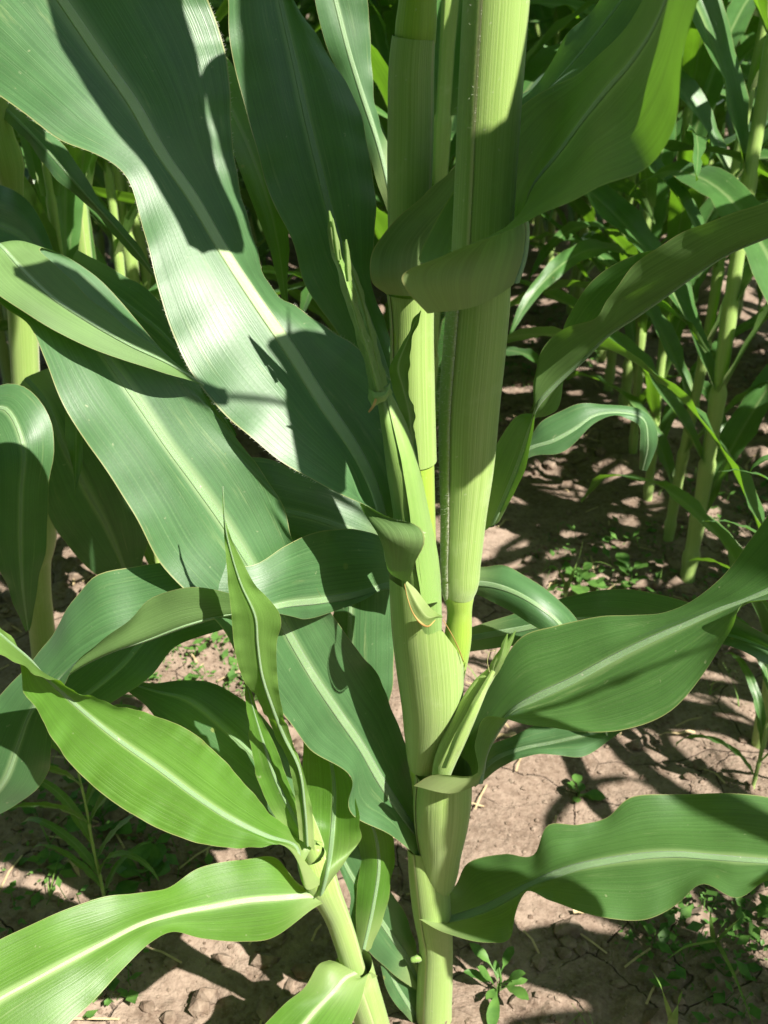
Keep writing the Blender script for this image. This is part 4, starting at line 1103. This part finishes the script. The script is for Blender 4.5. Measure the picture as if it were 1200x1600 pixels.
leaf(lp, [
    [(-90, 250, .90), (-90, 330, .90), (-90, 400, .90)],
    [(-10, 284, .87), (-6, 350, .87), (-2, 415, .865)],
    [(43, 313, .85), (42, 375, .85), (38, 440, .845)],
    [(84, 392, .835), (80, 430, .835), (70, 470, .83)],
    [(110, 490, .83), (108, 492, .83), (105, 494, .83)],
], nu=12, nv=40, seed=85, rib=.0014)
set_base(lp, at(85, 1150, DL(1150)))

# ------------------------------------------------------------------ the young plant at the lower left
yp = thing('young_maize_plant', 'young bright green maize plant at the foot of the big stalk, lower left', 'maize plant')
tube('stalk', yp, pxt([(600, 1690, 22, .915), (580, 1600, 21, .875), (566, 1560, 20, .855), (548, 1500, 18, .83), (528, 1440, 17, .805), (508, 1390, 19, .785), (494, 1340, 18, .77), (484, 1300, 15, .76), (478, 1270, 9, .75)]), M_SHEATH, seg=24, nv=60)
sheath(yp, pxt([(552, 1510, 18.5, .833), (540, 1470, 19.5, .812), (526, 1430, 20.5, .794), (511, 1398, 24, .776), (500, 1375, 28, .766), (492, 1350, 27, .760), (487, 1335, 22, .756)]), end=70, overlap=20, nv=26)
sheath(yp, pxt([(600, 1690, 28, .915), (582, 1600, 27, .875), (572, 1565, 27, .857), (560, 1530, 29, .84), (552, 1508, 31, .83)]), end=20, overlap=30, nv=20)
leaf(yp, [
    [(505, 1380, .752), (480, 1390, .742), (470, 1362, .742), (492, 1318, .745), (508, 1318, .755)],
    [(452, 1322, .722), (455, 1330, .724), (462, 1322, .735), (468, 1312, .745), (472, 1306, .752)],
    [(400, 1325, .71), (412, 1312, .712), (420, 1308, .718), (425, 1285, .726), (430, 1278, .73)],
    [(333, 1322, .692), (348, 1294, .696), (365, 1282, .702), (378, 1250, .71), (390, 1233, .714)],
    [(262, 1301, .672), (290, 1256, .678), (310, 1247, .684), (325, 1205, .692), (340, 1178, .697)],
    [(187, 1260, .652), (222, 1215, .658), (247, 1200, .665), (270, 1165, .673), (290, 1138, .678)],
    [(133, 1217, .634), (165, 1172, .641), (190, 1160, .648), (215, 1130, .655), (232, 1115, .658)],
    [(92, 1170, .618), (118, 1132, .625), (140, 1120, .631), (160, 1105, .636), (172, 1099, .636)],
    [(62, 1117, .603), (82, 1095, .61), (98, 1083, .614), (115, 1080, .615), (122, 1081, .61)],
    [(36, 1074, .59), (55, 1062, .598), (68, 1055, .6), (80, 1058, .597), (86, 1064, .59)],
    [(28, 1020, .585), (40, 1030, .588), (45, 1030, .586), (48, 1038, .58), (52, 1051, .572)],
    [(0, 975, .575), (5, 988, .574), (8, 998, .57), (8, 1010, .565), (8, 1026, .558)],
    [(-45, 925, .56), (-42, 938, .558), (-40, 955, .554), (-40, 970, .55), (-42, 985, .545)],
    [(-110, 850, .54), (-108, 852, .54), (-106, 855, .54), (-106, 858, .538), (-106, 862, .536)],
], M_YOUNG, nu=22, nv=110, ruffle=0.0009, wave=0.03, seed=61, rib=0.0017, label='sunlit yellow-green blade with a crimped upper rim')
leaf(yp, [
    [(535, 1400, .776), (520, 1412, .766), (500, 1402, .764), (505, 1385, .775), (520, 1375, .79)],
    [(495, 1416, .758), (492, 1408, .757), (488, 1399, .758), (480, 1390, .764), (476, 1386, .77)],
    [(433, 1463, .742), (438, 1432, .742), (440, 1403, .744), (436, 1370, .75), (430, 1340, .756)],
    [(380, 1471, .726), (384, 1440, .727), (388, 1407, .73), (384, 1372, .736), (380, 1343, .742)],
    [(320, 1467, .706), (326, 1444, .71), (330, 1417, .714), (322, 1385, .72), (312, 1356, .725)],
    [(268, 1457, .690), (270, 1445, .694), (272, 1428, .697), (266, 1405, .704), (258, 1388, .709)],
    [(236, 1472, .676), (228, 1458, .679), (222, 1443, .683), (216, 1420, .690), (210, 1396, .695)],
    [(192, 1514, .660), (178, 1492, .663), (160, 1474, .667), (158, 1440, .676), (155, 1403, .683)],
    [(150, 1560, .646), (128, 1530, .649), (105, 1503, .653), (92, 1462, .663), (85, 1428, .67)],
    [(110, 1598, .636), (82, 1560, .639), (50, 1533, .643), (28, 1492, .653), (12, 1463, .66)],
    [(60, 1650, .625), (20, 1605, .628), (-15, 1570, .632), (-35, 1530, .64), (-55, 1500, .645)],
    [(-30, 1720, .615), (-65, 1680, .617), (-95, 1645, .62), (-115, 1610, .625), (-130, 1580, .63)],
    [(-170, 1780, .61), (-185, 1765, .612), (-195, 1755, .613), (-205, 1745, .615), (-210, 1740, .617)],
], M_YOUNG, nu=24, nv=110, bulge=0.05, ruffle=0.0007, wave=0.06, seed=62, rib=0.0019, ribmat=M_RIBW, label='sunlit blade with a white midrib at the lower left corner')
# upright twisted blade
leaf(yp, [
    [(492, 1330, .742), (480, 1320, .736), (468, 1312, .735)],
    [(488, 1270, .728), (476, 1262, .722), (462, 1255, .722)],
    [(472, 1200, .708), (466, 1196, .705), (450, 1190, .705)],
    [(456, 1155, .692), (444, 1150, .690), (426, 1140, .690)],
    [(440, 1105, .665), (424, 1100, .662), (402, 1092, .662)],
    [(433, 1050, .642), (408, 1050, .637), (376, 1052, .636)],
    [(432, 1010, .628), (402, 1005, .622), (366, 1010, .622)],
    [(438, 962, .615), (398, 962, .609), (362, 965, .608)],
    [(398, 912, .600), (376, 912, .596), (357, 918, .596)],
    [(374, 868, .588), (362, 868, .586), (353, 872, .586)],
    [(357, 830, .58), (353, 830, .579), (350, 830, .579)],
    [(349, 760, .57), (348, 760, .57), (347, 760, .57)],
], M_YOUNG, nu=16, nv=90, ruffle=0.0008, wave=0.03, seed=63, rib=0.0014, label='narrow upright blade twisted to a point')
# inner whorl leaves
leaf(yp, [
    [(478, 1330, .752), (486, 1322, .75), (494, 1320, .752)],
    [(440, 1290, .738), (462, 1280, .738), (478, 1282, .745)],
    [(405, 1225, .722), (430, 1215, .724), (452, 1225, .732)],
    [(392, 1165, .706), (412, 1160, .71), (430, 1165, .72)],
    [(385, 1100, .692), (394, 1100, .695), (402, 1108, .70)],
    [(378, 1050, .682), (381, 1050, .683), (384, 1050, .684)],
], M_YOUNG, nu=14, nv=50, bulge=-0.12, ruffle=0.0008, wave=0.03, seed=64, rib=0.0016)
leaf(yp, [
    [(484, 1398, .760), (502, 1400, .748), (518, 1374, .752)],
    [(484, 1352, .762), (512, 1358, .744), (555, 1326, .752)],
    [(474, 1275, .78), (520, 1295, .777), (564, 1288, .762)],
    [(472, 1215, .772), (522, 1225, .772), (550, 1230, .762)],
    [(474, 1160, .765), (512, 1165, .766), (535, 1172, .762)],
    [(470, 1090, .76), (488, 1092, .76), (505, 1096, .76)],
    [(460, 1010, .755), (462, 1010, .755), (464, 1010, .755)],
], M_YOUNG, nu=16, nv=60, bulge=-0.05, ruffle=0.0012, wave=0.05, seed=65, rib=0.0018, label='shaded upright blade of the inner whorl')
leaf(yp, [
    [(590, 1525, .835), (572, 1532, .822), (556, 1520, .815), (530, 1505, .815), (515, 1500, .82)],
    [(577, 1520, .82), (560, 1530, .812), (540, 1528, .806), (518, 1512, .806), (498, 1507, .81)],
    [(567, 1557, .808), (545, 1556, .801), (522, 1548, .797), (500, 1545, .797), (477, 1540, .80)],
    [(550, 1600, .80), (520, 1596, .794), (490, 1582, .79), (465, 1575, .79), (444, 1570, .793)],
    [(520, 1650, .795), (490, 1640, .79), (455, 1625, .786), (430, 1612, .787), (410, 1605, .79)],
    [(450, 1720, .80), (425, 1705, .798), (400, 1690, .795), (380, 1680, .795), (365, 1672, .797)],
    [(330, 1790, .82), (328, 1789, .82), (326, 1788, .82), (324, 1787, .82), (322, 1786, .82)],
], M_YOUNG, nu=18, nv=60, ruffle=0.0008, seed=66, rib=0.0017, ribmat=M_RIBW)
leaf(yp, [
    [(556, 1500, .85), (566, 1492, .845), (580, 1482, .85)],
    [(556, 1420, .845), (584, 1412, .838), (608, 1400, .845)],
    [(562, 1350, .835), (592, 1345, .828), (616, 1335, .835)],
    [(556, 1295, .82), (580, 1285, .815), (604, 1280, .82)],
    [(535, 1240, .81), (550, 1235, .806), (566, 1232, .81)],
    [(500, 1180, .80), (502, 1180, .80), (504, 1180, .80)],
], M_YOUNG, nu=12, nv=40, seed=95, rib=.0016, label='pale sunlit blade behind the inner whorl')
leaf(yp, [
    [(470, 1330, .79), (480, 1310, .785), (490, 1290, .79)],
    [(415, 1265, .765), (440, 1235, .765), (462, 1205, .77)],
    [(365, 1225, .75), (393, 1177, .748), (425, 1138, .755)],
    [(315, 1188, .74), (350, 1137, .736), (386, 1098, .742)],
    [(262, 1138, .735), (293, 1093, .732), (318, 1063, .738)],
    [(222, 1100, .74), (243, 1080, .738), (256, 1068, .742)],
    [(180, 1062, .75), (181, 1061, .75), (183, 1060, .75)],
], M_LEAF, nu=12, nv=40, seed=94, rib=.0018)
set_base(yp, at(600, 1690, .915))
#@@DETAIL
# ------------------------------------------------------------------ weeds and grass
def weed(px, py, size, nleaf, label, seed, shape='oval', group=None):
    rg = random.Random(seed)
    p = soil_point(px, py)
    e = thing('weed', label, 'weed', group)
    tips = []
    for k in range(nleaf):
        az = k * 2.4 + rg.uniform(-.4, .4); el = R(rg.uniform(15, 70)); L = size * rg.uniform(.5, 1)
        d = Vector((math.cos(az) * math.cos(el), math.sin(az) * math.cos(el), math.sin(el)))
        b = p + Vector((0, 0, size * rg.uniform(0.0, 0.5))); tip = b + d * L
        side = d.cross(Vector((0, 0, 1))).normalized(); up = side.cross(d)
        wd = L * (0.26 if shape == 'oval' else 0.11)
        st = [[b + d * L * s + side * wd * w - Vector((0, 0, L * .3 * s * s)) + up * wd * .2 * w, b + d * L * s - Vector((0, 0, L * .3 * s * s)), b + d * L * s - side * wd * w - Vector((0, 0, L * .3 * s * s)) + up * wd * .2 * w]
              for s, w in ((0.0, .12), (.3, .18), (.5, .8), (.72, 1.0), (.9, .6), (1.0, .05))]
        leaf(e, st, M_WEED, nu=4, nv=10, ruffle=0.0006, wave=0.02, rib=0, seed=k, px=False)
    tube('stem', e, [(p - Vector((0, 0, .005)), size * .03), (p + Vector((0.002, 0, size * .3)), size * .025), (p + Vector((0, 0.003, size * .55)), size * .012)], M_WEED, seg=6)
    set_base(e, p)
    return e
weed(778, 1545, 0.055, 11, 'small star-leaved weed on dark soil right of the big stalk foot', 1, 'slim')
weed(1150, 905, 0.05, 9, 'leafy weed at the foot of the thick leaning stalk', 2)
weed(905, 905, 0.05, 10, 'round-leaved weed on shaded soil above the right middle blade', 3)
weed(985, 900, 0.045, 8, 'low round-leaved weed between the grass arc and the right row', 4)
weed(160, 1290, 0.045, 10, 'broad-leaved weed on the soil below the level bluish blade', 5)
weed(230, 1370, 0.05, 9, 'pale leafy weed just above the lower left sunlit blade', 6)
weed(905, 1225, 0.035, 7, 'tiny bright weed on the cracked soil below the right middle blade', 7)

def ground_cover(name, spots, label, cat, mat, n, hgt):
    rg = random.Random(len(spots) * 7 + n); gv, gf = [], []
    for (px, py, rad) in spots:
        c = ground_at(px, py)
        for k in range(n):
            a, r = rg.random() * 6.28, rad * math.sqrt(rg.random())
            r *= 1.7; x, y = c.x + math.cos(a) * r + .02 * noise.noise(Vector((k * .31, n, 0))), c.y + math.sin(a) * r
            z = soil_height(x, y) + rg.uniform(0.0, hgt)
            az = rg.random() * 6.28; L = rg.uniform(.004, .009) if rg.random() < .7 else rg.uniform(.01, .022)
            d = Vector((math.cos(az), math.sin(az), rg.uniform(-.2, .7))).normalized(); s = d.cross(Vector((rg.uniform(-.3, .3), rg.uniform(-.3, .3), 1))).normalized()
            b = Vector((x, y, z)); m = len(gv); wd = L * .3
            gv += [b, b + d * L * .5 + s * wd, b + d * L * .5 + Vector((0, 0, -.001)), b + d * L * .5 - s * wd, b + d * L]
            gf += [(m, m + 2, m + 1), (m, m + 3, m + 2), (m + 1, m + 2, m + 4), (m + 2, m + 3, m + 4)]
            if rg.random() < .35:
                m = len(gv); st = Vector((x + rg.uniform(-.01, .01), y + rg.uniform(-.01, .01), soil_height(x, y))); q = Vector((.0005, 0, 0))
                gv += [st - q, st + q, b + q, b - q]; gf.append((m, m + 1, m + 2, m + 3))
    tag(link_mesh(name, gv, gf, mat), label, cat, kind='stuff')
ground_cover('small_weeds', [(1150, 1400, .075), (1190, 1470, .07), (1080, 1420, .04), (250, 1250, .06), (120, 1270, .07), (330, 1040, .06), (850, 520, .13), (930, 480, .14), (1170, 780, .07), (960, 880, .08), (300, 1060, .06), (60, 1480, .06), (840, 560, .08)],
             'patchy low weeds with tiny leaves on the bare soil', 'weeds', M_WEED, 170, .022)

# sparse grass seedlings, too many and too small to tell apart
rs = random.Random(77); gv, gf = [], []
for k in range(420):
    x, y = rs.uniform(-.8, 1.0), .45 + 1.8 * rs.random()
    if noise.noise(Vector((x * 3, y * 3, 31))) < .05: continue
    z = soil_height(x, y) - .002
    for q in range(rs.randrange(2, 5)):
        az = rs.random() * 6.28; L = rs.uniform(.015, .05); wv = rs.uniform(.0006, .0014); m = len(gv); lean = rs.uniform(.3, 1.1)
        for i in range(5):
            f = i / 4; r = L * f * lean * (.4 + .6 * f)
            c = Vector((x + math.cos(az) * r, y + math.sin(az) * r, z + L * (f - .35 * lean * f * f)))
            sd = Vector((-math.sin(az), math.cos(az), 0)) * wv * (1 - f * .9)
            gv += [c - sd, c + sd]
        gf += [(m + 2 * i, m + 2 * i + 1, m + 2 * i + 3, m + 2 * i + 2) for i in range(4)]
tag(link_mesh('grass_seedlings', gv, gf, M_GRASS), 'sparse thin grass seedlings scattered over the soil', 'grass', kind='stuff')

def grass_blade_mesh(pts, w):
    st = []
    for i, p in enumerate(pts):
        p = Vector(p); t = Vector(pts[min(i + 1, len(pts) - 1)]) - Vector(pts[max(i - 1, 0)])
        s = t.cross(Vector((0, 0.3, 1))).normalized() * w * (1 - (i / (len(pts) - 1)) ** 2 * .95)
        st.append([p - s, p + Vector((0, 0, -w * .3)), p + s])
    return st
def grass_tuft(label, blades, base):
    e = thing('grass_tuft', label, 'grass')
    for k, b in enumerate(blades):
        leaf(e, grass_blade_mesh([at(*q) for q in b], .0022), M_GRASS, nu=4, nv=24, ruffle=0, rib=0, px=False, name='blade', seed=k)
    set_base(e, base)
def gd(px, py):
    return (ground_at(px, py) - CAM).dot(FWD)
grass_tuft('thin grass tuft arching over the soil at the lower right', [
    [(1120, 1470, gd(1120, 1475)), (1105, 1472, .93), (1070, 1480, .92), (1037, 1503, .915)],
    [(1120, 1470, gd(1120, 1475)), (1130, 1490, .94), (1150, 1530, .9), (1180, 1610, .86)],
    [(1120, 1470, gd(1120, 1475)), (1140, 1450, .95), (1160, 1430, .94), (1175, 1405, .93)],
    [(1120, 1470, gd(1120, 1475)), (1112, 1450, .95), (1110, 1430, .95), (1120, 1400, .94)],
], soil_point(1120, 1475))
grass_tuft('single upright grass seedling at the bottom right', [
    [(1050, 1605, gd(1050, 1605)), (1042, 1570, .87), (1030, 1535, .87), (1018, 1515, .87)],
    [(1050, 1605, gd(1050, 1605)), (1056, 1580, .87), (1062, 1560, .87), (1066, 1548, .87)],
], soil_point(1050, 1605))
grass_tuft('long-bladed grass tuft arching left of the weeds above the right middle blade', [
    [(882, 935, gd(882, 940)), (890, 905, 1.42), (930, 878, 1.40), (990, 905, 1.37)],
    [(882, 935, gd(882, 940)), (880, 905, 1.42), (868, 885, 1.41), (835, 902, 1.39)],
    [(882, 935, gd(882, 940)), (895, 895, 1.42), (905, 870, 1.42), (912, 840, 1.41)],
], soil_point(882, 940))
